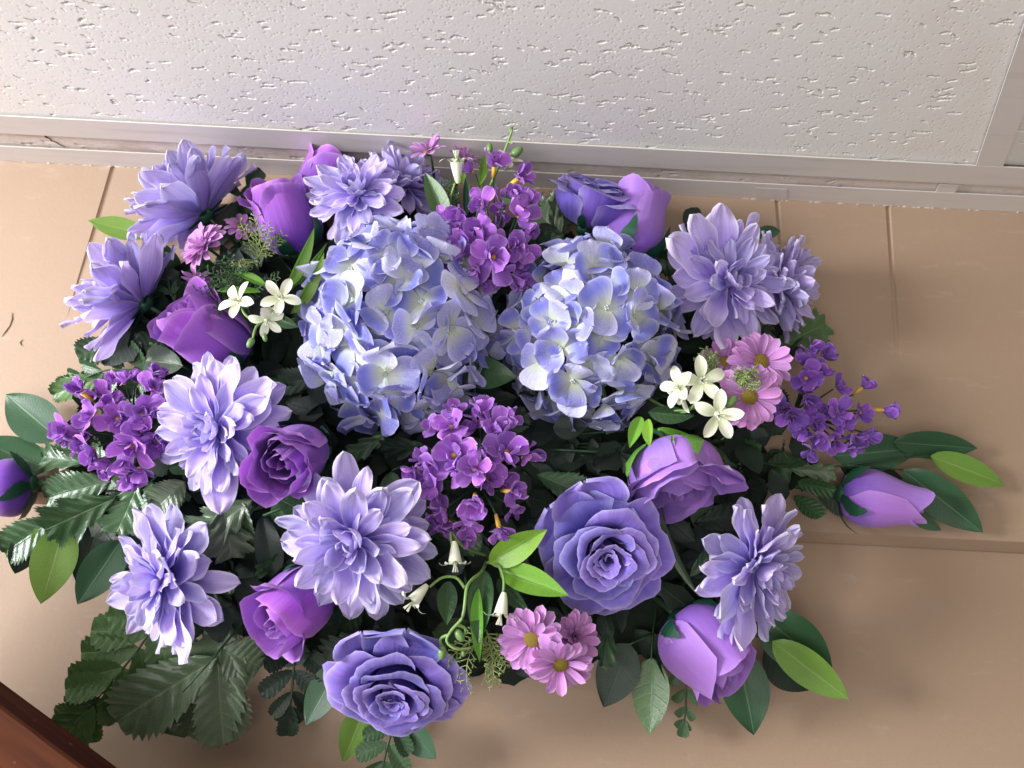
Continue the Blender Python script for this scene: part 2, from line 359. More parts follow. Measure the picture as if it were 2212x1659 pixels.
# a joint piece of the cross tee in the narrow border strip
q = [PZ(2030, 399, zr), PZ(2072, 401, zr), PZ(2063, 418, zr), PZ(2021, 416, zr)]
mb = MB(); mb.slab([(p.x, p.y) for p in q], zr + 0.0004, zr + 0.0016); ob('grid_rail', mb.mesh('tee_stub', M_rail, False), ceil_)
q = [PZ(1632, 405.0, zr), PZ(1700, 408.5, zr), PZ(1700, 429, zr), PZ(1632, 425.5, zr)]
mb = MB(); mb.slab([(p.x, p.y) for p in q], zr - 0.0004, zr - 0.0001); ob('paint_patch', mb.mesh('paint_patch', plain_mat('patch_paint', (0.70, 0.655, 0.62), rough=0.5), False), ceil_)
def fissured(x0, x1, y0, y1, step, seed, z, name, mat, dens=1.0):
    rng = np.random.default_rng(seed)
    nx = int((x1-x0)/step); ny = int((y1-y0)/step)
    H = np.zeros((ny+1, nx+1), dtype=np.float32)
    X_, Y_ = np.meshgrid(np.arange(nx+1), np.arange(ny+1))
    area_ = (x1-x0)*(y1-y0)
    def stamp(cx, cy, r, depth):
        i0, i1 = max(0, int(cx-r-1)), min(nx+1, int(cx+r+2)); j0, j1 = max(0, int(cy-r-1)), min(ny+1, int(cy+r+2))
        if i0 >= i1 or j0 >= j1: return
        dd = (X_[j0:j1, i0:i1]-cx)**2 + (Y_[j0:j1, i0:i1]-cy)**2
        h = depth*np.clip(1 - dd/(r*r+0.3), 0, 1)**0.5
        H[j0:j1, i0:i1] = np.maximum(H[j0:j1, i0:i1], h)
    for k in range(int(area_*2000*dens)):
        cx, cy = rng.uniform(0, nx), rng.uniform(0, ny); L = rng.gamma(2.0, 3.3e-3)+0.003; L = min(L, 0.024)
        ang = rng.normal(0.0, 0.22); s = 0; n_ = max(2, int(L/step/0.7))
        base_r = rng.uniform(0.4, 1.05)
        for q_ in range(n_):
            r = base_r*rng.uniform(0.35, 1.2)*math.sin(math.pi*(q_+0.7)/(n_+0.4))
            if rng.random() < 0.86: stamp(cx, cy, max(r, 0.42)*0.0011/step, rng.uniform(0.0020, 0.0042))
            ang += rng.normal(0, 0.28) - 0.25*ang; cx += math.cos(ang)*0.7; cy += math.sin(ang)*0.7
    for k in range(int(area_*20000*dens)):
        cx, cy = int(rng.uniform(0, nx)), int(rng.uniform(0, ny)); H[cy, cx] = max(H[cy, cx], rng.uniform(0.0003, 0.0010))
    nz = rng.normal(0, 0.00001, H.shape); H = H + nz.astype(np.float32)
    co = np.empty(((ny+1)*(nx+1), 3), dtype=np.float32)
    co[:, 0] = (x0 + X_*step).ravel(); co[:, 1] = (y0 + Y_*step).ravel(); co[:, 2] = z + H.ravel()
    return co, nx, ny
def fissure_mesh(co, nx, ny, keep, name, mat):
    idx = np.arange((ny+1)*(nx+1)).reshape(ny+1, nx+1)
    q = np.stack([idx[:-1, :-1], idx[1:, :-1], idx[1:, 1:], idx[:-1, 1:]], -1).reshape(-1, 4)
    cen = co[q].mean(1); q = q[keep(cen[:, 0], cen[:, 1])]
    used, inv = np.unique(q, return_inverse=True); co = co[used]; q = inv.reshape(-1, 4)
    me = bpy.data.meshes.new(name); me.vertices.add(len(co)); me.vertices.foreach_set('co', co.ravel())
    me.loops.add(q.size); me.loops.foreach_set('vertex_index', q.ravel().astype(np.int32))
    me.polygons.add(len(q)); me.polygons.foreach_set('loop_start', np.arange(0, q.size, 4, dtype=np.int32))
    me.materials.append(mat); me.update(calc_edges=True); me.validate(); return me
zt = zr + 0.004
lx = lambda y: a0.x + (y - a0.y) * (a1.x - a0.x) / (a1.y - a0.y) + 0.004
rx = lambda y: b0.x + (y - b0.y) * (b1.x - b0.x) / (b1.y - b0.y) - 0.004
yl = lambda x: yc[0][1] + (yc[1][1]-yc[0][1])*(x+3)/6
co, nx, ny = fissured(-0.66, 0.80, -0.46, -0.04, 0.0009, 3, zt, 'tile', M_tile)
tile_a = ob('ceiling_tile', fissure_mesh(co, nx, ny, lambda x, y: (x < lx(y)) & (y < yl(x) + 0.004), 'fissured_tile', M_tile), ceil_)
ob('ceiling_tile', fissure_mesh(co + np.array([0, 0, 0.003], dtype=np.float32), nx, ny, lambda x, y: (x > rx(y)) & (y < yl(x) + 0.004), 'fissured_tile_far', M_tile), ceil_)
mb = MB(); mb.slab([(-3, -2.2), (3, -2.2), (3, -0.461), (-3, -0.461)], zt, zt + 0.01)
mb.slab([(-3, -0.461), (-0.661, -0.461), (-0.661, -0.10), (-3, -0.10)], zt, zt + 0.01)
ob('ceiling_tile', mb.mesh('plain_tile', M_tile, False), ceil_)
co, nx, ny = fissured(-0.66, 0.80, -0.10, -DU, 0.0015, 8, zt, 'strip', M_tileb, 0.5)
ys = lambda x: yb[0][1] + (yb[1][1]-yb[0][1])*(x+3)/6
ob('border_tile', fissure_mesh(co, nx, ny, lambda x, y: (y > ys(x) - 0.006), 'border_strip', M_tileb), ceil_)
mb = MB(); mb.box((-3, -2.2, zt + 0.02), (3, 0.02, zt + 0.03)); ob('ceiling_backing', mb.mesh('ceiling_backing', M_tileb, False), ceil_)
zz = zt - 0.0008
ribbon([(PZ(u, v, zz), q) for u, v, q in ((92, 289, .8), (97, 293, .9), (100, 297, 1.5), (108, 300, .8), (112, 305, 1.0), (122, 308, .7), (128, 312, .9), (141, 318, .5))], 0.0012, 0.0, 'crack', M_crack, ceil_, Vector((0, 0, -1)))

# varnished wooden board, lower left corner, nearer the camera
def wood_mat():
    mt, nt, b = newmat('varnished_wood')
    tc = N(nt, 'ShaderNodeTexCoord'); mp = N(nt, 'ShaderNodeMapping'); mp.inputs['Scale'].default_value = (5, 60, 60)
    nt.links.new(tc.outputs['Object'], mp.inputs[0])
    nz = N(nt, 'ShaderNodeTexNoise'); nz.inputs['Scale'].default_value = 1; nz.inputs['Detail'].default_value = 6; nz.inputs['Distortion'].default_value = 0.6; nt.links.new(mp.outputs[0], nz.inputs[0])
    rp = N(nt, 'ShaderNodeValToRGB'); rp.color_ramp.elements[0].position = 0.35; rp.color_ramp.elements[1].position = 0.7
    rp.color_ramp.elements[0].color = (0.036, 0.009, 0.004, 1); rp.color_ramp.elements[1].color = (0.085, 0.025, 0.008, 1); nt.links.new(nz.outputs[0], rp.inputs[0])
    n2 = N(nt, 'ShaderNodeTexNoise'); n2.inputs['Scale'].default_value = 55; n2.inputs['Detail'].default_value = 5; nt.links.new(tc.outputs['Object'], n2.inputs[0])
    f = math_n(nt, 'MULTIPLY', math_n(nt, 'SUBTRACT', n2.outputs[0], 0.66), 9.0); cl = N(nt, 'ShaderNodeClamp'); nt.links.new(f, cl.inputs[0])
    c = mix_c(nt, math_n(nt, 'MULTIPLY', cl.outputs[0], 0.5), rp.outputs[0], (0.42, 0.26, 0.18))
    nt.links.new(c, b.inputs['Base Color']); b.inputs['Roughness'].default_value = 0.75; b.inputs['Specular IOR Level'].default_value = 0.1
    bp = N(nt, 'ShaderNodeBump'); bp.inputs['Strength'].default_value = 0.2; bp.inputs['Distance'].default_value = 0.0006; nt.links.new(nz.outputs[0], bp.inputs['Height']); nt.links.new(bp.outputs[0], b.inputs['Normal'])
    return mt
M_wood = wood_mat()
wa = P(-200, 1323, 0.16); wb = P(330, 1716, 0.16)
ex = (wb - wa).normalized(); ez = ex.cross(Vector((0, 1, 0))).normalized()
if ez.z < 0: ez = -ez
ey = ez.cross(ex)
Mw = Matrix((ex, ey, ez)).transposed().to_4x4(); Mw.translation = wa
prof = [(-0.035, 0.0), (-0.037, -0.002), (-0.037, -0.30), (0.0, -0.30), (0.0, 0.0)]
Vv = []; Ff = []; NX = 40
for i in range(NX + 1):
    x = -0.15 + 0.75 * i / NX
    for (y, z) in prof: Vv.append((x, y + random.uniform(-.0002, .0002), z + random.uniform(-.0002, .0002)))
k = len(prof)
for i in range(NX):
    for j in range(k): Ff.append((i*k+j, i*k+(j+1) % k, (i+1)*k+(j+1) % k, (i+1)*k+j))
Ff += [tuple(range(k)), tuple(NX*k+j for j in range(k-1, -1, -1))]
wood = thing('wooden_board', 'dark reddish brown varnished wooden board with worn edge slanting across the lower left corner', 'wooden board', Mw)
ob('board', mesh_from('board', Vv, Ff, M_wood, None, False), wood)

# ================================================================ PETALS AND LEAVES
def petal_mesh(name, mat, L=1.0, W=0.3, a=0.7, b=3.0, c=0.7, cup=0.5, bend0=0.0, bend1=0.3, ruf=0.0, seed=0, nu=6, nv=9, notch=0.0, basew=0.12, twist=0.0, ridge=0.0, rk=2.0):
    r = random.Random(seed); tt = [i/200 for i in range(201)]
    f = lambda t: (t**a) * (1 - t**b)**c
    mx = max(f(t) for t in tt)
    ph = r.uniform(0, 6.28); ph2 = r.uniform(0, 6.28)
    V = []; UV = []; y = z = 0.0
    for j in range(nv+1):
        t = j/nv; dt = t; t = t + 0.4*t*(1-t); te = t if t < 0.9995 else 0.9995; t0_ = (j-1)/nv; dt = t - (t0_ + 0.4*t0_*(1-t0_))
        wdt = W * max(f(te)/mx, basew*(1-t)) + 0.004*W
        th = bend0 + bend1*t
        if j > 0: y += math.cos(th)*L*dt; z += math.sin(th)*L*dt
        for i in range(nu+1):
            s = -1 + 2*i/nu; cu = cup*(1-0.25*t)
            if abs(cu) > 1e-3: x = wdt*math.sin(cu*s)/abs(math.sin(min(abs(cu), 1.5))) ; zo = wdt*(1-math.cos(cu*s))/cu*1.0
            else: x = wdt*s; zo = 0
            zo += ruf*math.sin(rk*math.pi*t*1.5+ph+(0.9 if s > 0 else 0))*s*s*t + ruf*0.6*math.sin(rk*2.6*s+ph2)*t**3
            zo += ridge*math.cos(s*math.pi*2.5)*t*(1-t)*W
            yy = y - notch*(1-s*s)*max(0, (t-0.6)/0.4)**2*L
            aa = twist*t
            xx = x*math.cos(aa) - zo*math.sin(aa); z2 = x*math.sin(aa) + zo*math.cos(aa)
            V.append((xx, yy - z2*math.sin(th), z + z2*math.cos(th))); UV.append((0.5+0.5*s, t))
    return mesh_from(name, V, grid_faces(nu, nv), mat, UV)
def at_petal(az, el, roff=0.0, zoff=0.0, s=1.0, roll=0.0, sx=1.0):
    return Matrix.Rotation(az, 4, 'Z') @ Matrix.Translation((0, roff, zoff)) @ Matrix.Rotation(el, 4, 'X') @ Matrix.Rotation(roll, 4, 'Y') @ Matrix.Diagonal((s*sx, s, s, 1))
def leaf_mesh(name, mat, W=0.3, lobes=0, lobed=0.0, serr=0, serrd=0.0, sweep=0.25, pleat=0.0, bend=0.3, fold=0.2, tipp=1.0, seed=0, nv=None, a=0.75, b=1.6, c=0.9, ruf=0.0, hh=4, twist=0.0):
    r = random.Random(seed); nv = nv or max(14, int(serr*2) if serr else 14)
    f = lambda t: (t**a) * (1 - t**b)**c
    mx = max(f(i/200) for i in range(201)); ph = r.uniform(0, 6.28)
    V = []; UV = []; nu = 2*hh
    for j in range(nv+1):
        t = j/nv; te = min(t, 0.9995)
        base_w = W*f(te)/mx + 0.004
        for i in range(nu+1):
            s = -1 + 2*i/nu; sg = 1 if s >= 0 else -1
            k = 1.0
            if lobes: k *= 1 - lobed*(0.5 - 0.5*math.cos(2*math.pi*(t*lobes + (0.25 if sg > 0 else 0.0))))**1.4*min(1, abs(s)*1.5)
            e = abs(s)**5
            if serr: k *= 1 - serrd*e*((j*1.0) % 2)*(0.7 + 0.6*r.random())
            x = s*base_w*k; y = t + sweep*abs(s)*base_w*k
            if serr: y += 0.25*serrd*base_w*e*((j+1) % 2)
            z = fold*abs(x) + pleat*math.sin(2*math.pi*(t*(lobes or 7) - abs(s)*0.5))*min(1, abs(s)*3)*W + bend*(-(t*t))*0.5
            z += ruf*math.sin(7*t+ph+s*2)*s*s
            if twist:
                aa = twist*t; x, z = x*math.cos(aa)-z*math.sin(aa), x*math.sin(aa)+z*math.cos(aa)
            V.append((x, y, z)); UV.append((0.5+0.5*s, t))
    return mesh_from(name, V, grid_faces(nu, nv), mat, UV)

# ---------------- dahlia
DP = [petal_mesh('dahlia_petal', M_dahlia, L=1, W=0.18, a=0.75, b=b_, c=0.62, cup=cu*0.9, bend0=-0.05, bend1=bd, ruf=0.05, seed=i, ridge=0.09, twist=[.25,-.2,0,.35,-.3][i], rk=2.6, nu=8, nv=12)
      for i, (b_, cu, bd) in enumerate([(1.9, .75, .30), (2.4, .5, .1), (1.6, 1.0, .55), (2.9, .6, -.25), (2.0, .4, -.5)])]
DI = [petal_mesh('dahlia_inner_petal', M_dahlia, L=1, W=0.26, a=0.75, b=3.2, c=0.6, cup=cu, bend0=-0.2, bend1=bd, ruf=0.03, seed=20+i)
      for i, (cu, bd) in enumerate([(1.1, .9), (1.25, 1.2), (.9, .6)])]
def sepal_set(parent, r=0.13, L=0.35, n=6, z=-0.02, mat=None):
    me = petal_mesh('sepal', mat or M_calyx, L=L, W=0.06, cup=0.3, bend1=0.4, seed=3)
    for k in range(n): ob('sepal', me, parent, at_petal(k*2*math.pi/n, -0.35, 0.03, z, 1))
def add_stem(parent, p, axis, thick=0.0022, back=0.04, dd=0.012, cu=960, cv=950, pull=0.22, mat=None, u=None, v=None):
    tgt = P(u + (cu-u)*pull, v + (cv-v)*pull, dd)
    pts = bez(p - axis*0.004, p - axis*back, tgt, 8)
    inv = parent.matrix_world.inverted(); mb = MB(); mb.tube([inv @ q for q in pts], thick/parent.matrix_world.to_scale().x, None, 6)
    ob('stem', mb.mesh('stem', mat or M_stem), parent)
def dahlia(u, v, d, R, axis, label, seed, rings=None, flat=1.0, sweepdir=None, group='lavender dahlias in the arrangement', lift=0.0, long=()):
    r = random.Random(seed); p = P(u, v, d); s = R*mpp(p); ax = D3(*axis)
    M = Matrix.Translation(p) @ basis(ax, r.uniform(0, 6.28)) @ Matrix.Scale(s, 4)
    t = thing('dahlia', label, 'flower', M, group)
    # (count, elevation, length, root radius, root height, inner?)
    rings = rings or [(14, -6, 1.00, .06, .00, 0), (14, 5, .93, .06, .03, 0), (13, 17, .80, .06, .07, 0), (12, 30, .66, .05, .10, 0), (9, 46, .50, .04, .13, 1), (6, 60, .38, .03, .15, 1), (4, 76, .27, .01, .17, 1)]
    for ri, (n, el, L, ro, zo, inn) in enumerate(rings):
        off = r.uniform(0, 6.28)
        for k in range(n):
            me = r.choice(DI if inn else DP)
            if r.random() < .05 and not inn: continue
            az = off + 2*math.pi*k/n + r.gauss(0, 0.09)
            e = rad((el + lift)*flat + r.gauss(0, 8))
            ob('petal', me, t, at_petal(az, e, ro, zo, L*r.uniform(.84, 1.10), r.gauss(0, 0.28), r.uniform(.80, 1.2)))
    for (lx_, ly_, ll_, le_) in long:             # stray long petals: screen direction, length, lift
        q = M.inverted().to_3x3() @ D3(lx_, ly_, 0); az = math.atan2(-q.x, q.y)
        ob('petal', r.choice(DP), t, at_petal(az, rad(le_), .06, .02, ll_, r.gauss(0, .3), 1.25))
    mb = MB(); mb.blob((0, 0, .12), (0, 0, 1), .10, .16); ob('flower_heart', mb.mesh('heart', M_dahlia), t)
    mb = MB(); mb.blob((0, 0, -.03), (0, 0, 1), .13, .09); ob('calyx', mb.mesh('calyx', M_calyx), t)
    sepal_set(t)
    add_stem(t, p, ax, u=u, v=v)
    return t

# ---------------- hydrangea
HP = [petal_mesh('hydrangea_petal', M_hyd, L=1, W=0.60, a=0.55, b=3.6, c=0.5, cup=cu, bend0=0.1, bend1=bd*.7, ruf=rf, seed=40+i, nu=6, nv=8, basew=0.25, rk=1.6, notch=nn)
      for i, (cu, bd, rf, nn) in enumerate([(.45, -.4, .07, 0), (-.35, -.6, .08, 0.05), (.6, .2, .10, 0), (.2, -.9, .06, .06), (.5, .5, .12, 0.03), (-.5, -.2, .10, 0)])]
EYE = MB(); 
for a_ in range(4): EYE.blob((0.06*math.cos(a_*1.57), 0.06*math.sin(a_*1.57), 0.10), (0, 0, 1), 0.045, 0.05, 6, 4)
EYE.blob((0, 0, 0.05), (0, 0, 1), 0.09, 0.07, 6, 4); EYE_ME = EYE.mesh('floret_eye', M_eye)
def hydrangea(u, v, d, R, label, seed, n=70, sq=(1, 1)):
    r = random.Random(seed); p = P(u, v, d); s = R*mpp(p); ax = (CAM - p).normalized()
    M = Matrix.Translation(p) @ basis(ax, 0.0) @ Matrix.Scale(s, 4)
    t = thing('hydrangea', label, 'flower', M, 'blue hydrangea heads in the centre')
    stems = MB()
    for k in range(n):
        zf = 1 - 1.45*(k+0.5)/n; rr = math.sqrt(max(0, 1-zf*zf)); an = k*2.39996 + r.gauss(0, .12)
        nrm = Vector((rr*math.cos(an), rr*math.sin(an), zf)); nrm.x *= sq[0]; nrm.y *= sq[1]
        rad_ = r.uniform(0.76, 0.93); c = nrm*rad_
        nn = (nrm.normalized() + Vector((r.gauss(0, .24), r.gauss(0, .24), r.gauss(0, .2)))).normalized()
        fs = r.uniform(0.25, 0.33)
        F = bpy.data.objects.new('floret', None); col.objects.link(F); F.parent = t; F.empty_display_size = 0.1
        F.matrix_local = Matrix.Translation(c) @ basis(nn, r.uniform(0, 6.28)) @ Matrix.Scale(fs, 4)
        for q in range(4):
            ob('petal', r.choice(HP), F, at_petal(q*math.pi/2 + r.gauss(0, .12), rad(r.gauss(16, 13)), 0.03, 0.02 + 0.02*(q % 2), r.uniform(.85, 1.08), r.gauss(0, .25)))
        ob('floret_eye', EYE_ME, F)
        stems.tube(bez(Vector((0, 0, -.2)), c*0.45, c*0.98, 4), 0.016, 0.012, 4)
    ob('floret_stems', stems.mesh('floret_stems', M_stemL), t)
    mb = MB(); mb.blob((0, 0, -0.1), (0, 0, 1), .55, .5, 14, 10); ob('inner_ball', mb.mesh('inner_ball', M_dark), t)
    add_stem(t, p, ax, thick=0.004, u=u, v=v, pull=0.1)
    return t

# ---------------- roses and buds
def cup_petal(name, mat, ctrl, w, seed, ruf=0.03, nu=16, nv=12, spiral=0.06, drop=0.25, tip=0.0, dropn=3.0, fold=0.0):
    r = random.Random(seed); ts = [c[0] for c in ctrl]; rs = [c[1] for c in ctrl]; zs = [c[2] for c in ctrl]
    # smooth interpolation of the profile
    def sm(t, ys):
        i = 0
        while i < len(ts)-2 and t > ts[i+1]: i += 1
        m_ = lambda k: 0 if k <= 0 else ((ys[-1]-ys[-2])/(ts[-1]-ts[-2]) if k >= len(ts)-1 else (ys[k+1]-ys[k-1])/(ts[k+1]-ts[k-1]))
        m0 = (ys[1]-ys[0])/(ts[1]-ts[0]) if i == 0 else m_(i); m1 = m_(i+1)
        h = ts[i+1]-ts[i]; x = (t-ts[i])/h
        return (2*x**3-3*x*x+1)*ys[i] + (x**3-2*x*x+x)*h*m0 + (-2*x**3+3*x*x)*ys[i+1] + (x**3-x*x)*h*m1
    ph = [r.uniform(0, 6.28) for _ in range(4)]
    V = []; UV = []
    for j in range(nv+1):
        t = j/nv
        for i in range(nu+1):
            s = -1 + 2*i/nu
            tm = 1 - drop*abs(s)**dropn + tip*(1-abs(s))**1.5 + ruf*0.6*math.sin(5*s+ph[0])*t
            tt_ = t*min(tm, 1.0 + tip)
            te = min(tt_, 1.0)
            rr = sm(te, rs); z = sm(te, zs) + (tt_-te)*0.8
            ww = w*(0.55 + 0.45*min(1, t*2.2))
            rr *= 1 + spiral*s
            rr += ruf*math.sin(3.2*s+ph[1])*t*t + ruf*0.7*math.sin(7*s+ph[2])*t**4 + ruf*0.35*math.sin(17*s+ph[0])*t**8
            z += ruf*0.8*math.sin(4.1*s+ph[3])*t**3
            an = s*ww
            V.append((rr*math.sin(an), rr*math.cos(an), z)); UV.append((0.5+0.5*s, t))
    return mesh_from(name, V, grid_faces(nu, nv), mat, UV)
def calyx_parts(t, mat=None, n=5, up=0.5, r0=0.16, L=0.42, seed=1, W=0.07):
    mb = MB(); mb.blob((0, 0, 0.0), (0, 0, 1), r0, 0.16, 10, 7); ob('calyx', mb.mesh('calyx', mat or M_calyx), t)
    r = random.Random(seed)
    for k in range(n):
        me = petal_mesh('sepal', mat or M_calyx, L=L*r.uniform(.8, 1.2), W=W, cup=0.4, bend0=-0.2, bend1=1.1*up + r.gauss(0, .25), seed=k+seed)
        ob('sepal', me, t, at_petal(k*2*math.pi/n+r.gauss(0, .15), rad(38*up), r0*0.75, 0.03))
def rose(u, v, d, R, axis, label, seed, roll=None, closed=0.0, mat=None, n=24, extra=None, zscale=1.0):
    r = random.Random(seed); p = P(u, v, d); s = R*mpp(p); ax = D3(*axis)
    M = Matrix.Translation(p) @ basis(ax, r.uniform(0, 6.28) if roll is None else roll) @ Matrix.Scale(s, 4)
    t = thing('rose', label, 'flower', M, 'large periwinkle blue roses'); mat = mat or M_rose
    for i in range(n):
        k = i/(n-1); kk = k**1.15
        rb = 0.10 + 0.52*kk; topr = 0.07 + (0.90 - 0.45*closed)*k**1.1; zt_ = 0.52 + 0.10*math.sin(k*3.0) - 0.36*k**2.2*(1-closed)
        zb = 0.22 - 0.10*k
        lip = 0.05 + 0.09*k
        ctrl = [(0, 0.05, -0.16), (0.25, rb*0.62, -0.08 + 0.02*k), (0.6, max(rb*0.95, topr*0.62), zb + 0.04), (0.87, topr*0.93, zt_*0.95), (1.0, topr + lip, zt_ - 0.07*k)]
        ww = 1.40 - 0.40*k
        me = cup_petal('rose_petal', mat, ctrl, ww*r.uniform(.9, 1.1), seed*100+i, ruf=0.014+0.040*k, spiral=0.10-0.04*k, drop=0.14+0.10*k, dropn=4.5)
        ob('petal', me, t, Matrix.Rotation(i*2.32 + r.gauss(0, .12), 4, 'Z') @ Matrix.Rotation(r.gauss(0, .045), 4, 'X'))
    mb = MB(); mb.blob((0, 0, .1), (0, 0, 1), .08, .2); ob('flower_heart', mb.mesh('heart', mat), t)
    if extra:
        q = M.inverted().to_3x3() @ D3(*extra); az = math.atan2(-q.x, q.y)
        for a_, l_ in ((az-.22, 1.12), (az+.32, 1.05)):
            ob('petal', petal_mesh('loose_petal', mat, L=1, W=.52, a=.6, b=5, c=.45, cup=.5, bend0=.35, bend1=-.2, ruf=.06, seed=seed+int(l_*100), nu=14, nv=14, rk=3, basew=.3), t, at_petal(a_, .1, .15, -.12, l_))
    M_up = Matrix.Translation((0, 0, -0.2)); 
    c = MB(); c.blob((0, 0, -.18), (0, 0, 1), .14, .12, 10, 6); ob('calyx', c.mesh('calyx', M_calyx), t)
    for k in range(5):
        ob('sepal', petal_mesh('sepal', M_calyx, L=.55, W=.07, cup=.4, bend1=.8, seed=k), t, at_petal(k*1.257, 0.1, .08, -.18))
    add_stem(t, p - ax*0.18*s, ax, thick=0.003, u=u, v=v)
    return t
def rosebud(u0, v0, d0, u1, v1, d1, wid, openn, label, seed, mat=None, n=9, sep=1.0, sepmat=None, group='purple rosebuds', cap=None, roll=None, sepL=0.42):
    """bud from its base point to its mouth point; wid = widest breadth"""
    r = random.Random(seed); a = P(u0, v0, d0); b_ = P(u1, v1, d1); ax = (b_ - a).normalized(); H = (b_ - a).length
    wm = wid*mpp((a+b_)/2)*0.5                     # widest radius in metres
    mat = mat or M_bud
    M = Matrix.Translation(a) @ basis(ax, r.uniform(0, 6.28) if roll is None else roll) @ Matrix.Scale(H, 4)
    t = thing('rosebud', label, 'flower', M, group)
    q = wm/H                                        # radius relative to height
    ni = 4 + int(openn*3)
    for i in range(n + ni):
        k = 1.0 if i >= ni else (i+0.5)/ni*0.78
        o = openn
        top = (0.30 + 0.55*o)*q*k; belly = q*(0.25+0.75*k)*(0.97 + 0.03*((i) % 3))
        lay = (i-ni)/max(1, n-1) if i >= ni else 0
        flare = (0.04 + 0.42*o*lay + 0.10*lay)*q
        hh_ = (0.92 + 0.08*(1-lay) - 0.10*o*lay if k == 1.0 else 0.95 - 0.04*o)*r.uniform(.96, 1.02)
        top = top*(1+0.15*lay)
        ctrl = [(0, 0.10*q*2, 0.0), (0.18, belly*0.72, 0.07), (0.48, belly, 0.36*hh_), (0.84, (belly*0.35+top*0.75), 0.82*hh_), (1.0, top + flare, hh_)]
        ww = (1.25 if n > 6 else 1.5) if k == 1.0 else 1.7
        me = cup_petal('bud_petal', mat, ctrl, ww*r.uniform(.9, 1.08), seed*50+i, ruf=(0.014+0.05*o*k)*q*1.6, spiral=0.05 if k == 1 else 0.14, drop=0.24 if k == 1 else 0.12, tip=0.05+0.04*lay, dropn=2.2)
        ob('petal', me, t, Matrix.Rotation(i*2.2 + r.gauss(0, .15), 4, 'Z') @ Matrix.Rotation(r.gauss(0, .02), 4, 'X'))
    sm_ = sepmat or M_calyx
    mb = MB(); mb.blob((0, 0, 0.02), (0, 0, 1), 0.34*q, 0.10, 12, 8); ob('calyx', mb.mesh('calyx', sm_), t)
    for k in range(5):
        L = sepL*r.uniform(.75, 1.25)*sep
        w_ = 0.10*q*2
        ctrl = [(0, 0.22*q, -0.02), (0.3, q*0.86, 0.03 + L*0.12), (0.65, q*1.14, 0.03+L*0.45), (1.0, q*(1.20 + r.uniform(0, .12)), 0.02+L*0.95)]
        # slim pointed sepal hugging the bud
        V = []; UV = []; nu, nv = 4, 9
        for j in range(nv+1):
            tt_ = j/nv; rr = np.interp(tt_, [c[0] for c in ctrl], [c[1] for c in ctrl]); zz_ = np.interp(tt_, [c[0] for c in ctrl], [c[2] for c in ctrl])
            hw = 0.44*(1-tt_)**0.8*(1 if j % 2 == 0 else 0.82)
            for i in range(nu+1):
                s = -1+2*i/nu; an = s*hw + 0.1*math.sin(4*tt_+k)
                V.append((rr*math.sin(an), rr*math.cos(an), zz_)); UV.append((.5+.5*s, tt_))
        ob('sepal', mesh_from('sepal', V, grid_faces(nu, nv), sm_, UV), t, Matrix.Rotation(k*1.257 + r.gauss(0, .1), 4, 'Z'))
    add_stem(t, a, ax, thick=0.003, back=0.03, u=u0, v=v0)
    return t

# ---------------- small five-petalled blossoms in sprays
def five_petals(mat, tagn):
    return [petal_mesh(tagn, mat, L=1, W=0.37, a=0.65, b=3.4, c=0.5, cup=cu, bend0=.15, bend1=bd, ruf=rf, seed=70+i, nu=5, nv=7, basew=.2, notch=nn, rk=1.5)
            for i, (cu, bd, rf, nn) in enumerate([(.5, -.3, .07, .08), (.3, -.7, .09, .0), (.7, .3, .08, .1), (.2, .1, .12, .05), (-.3, -.5, .1, 0)])]
PH = five_petals(M_phlox, 'violet_petal'); PHB = five_petals(M_phloxb, 'deep_violet_petal')
ringm = MB(); ringm.blob((0, 0, 0.05), (0, 0, 1), 0.11, 0.08, 10, 6)
for k in range(8): ringm.blob((0.075*math.cos(k*.785), 0.075*math.sin(k*.785), 0.12), (0, 0, 1), 0.03, 0.05, 5, 4)
RING = ringm.mesh('blossom_eye', M_orange)
tubem = MB(); tubem.tube([(0, 0, -0.75), (0, 0, -0.4), (0, 0, 0.0)], 0.10, 0.15, 8); TUBE = tubem.mesh('yellow_tube', M_orange)
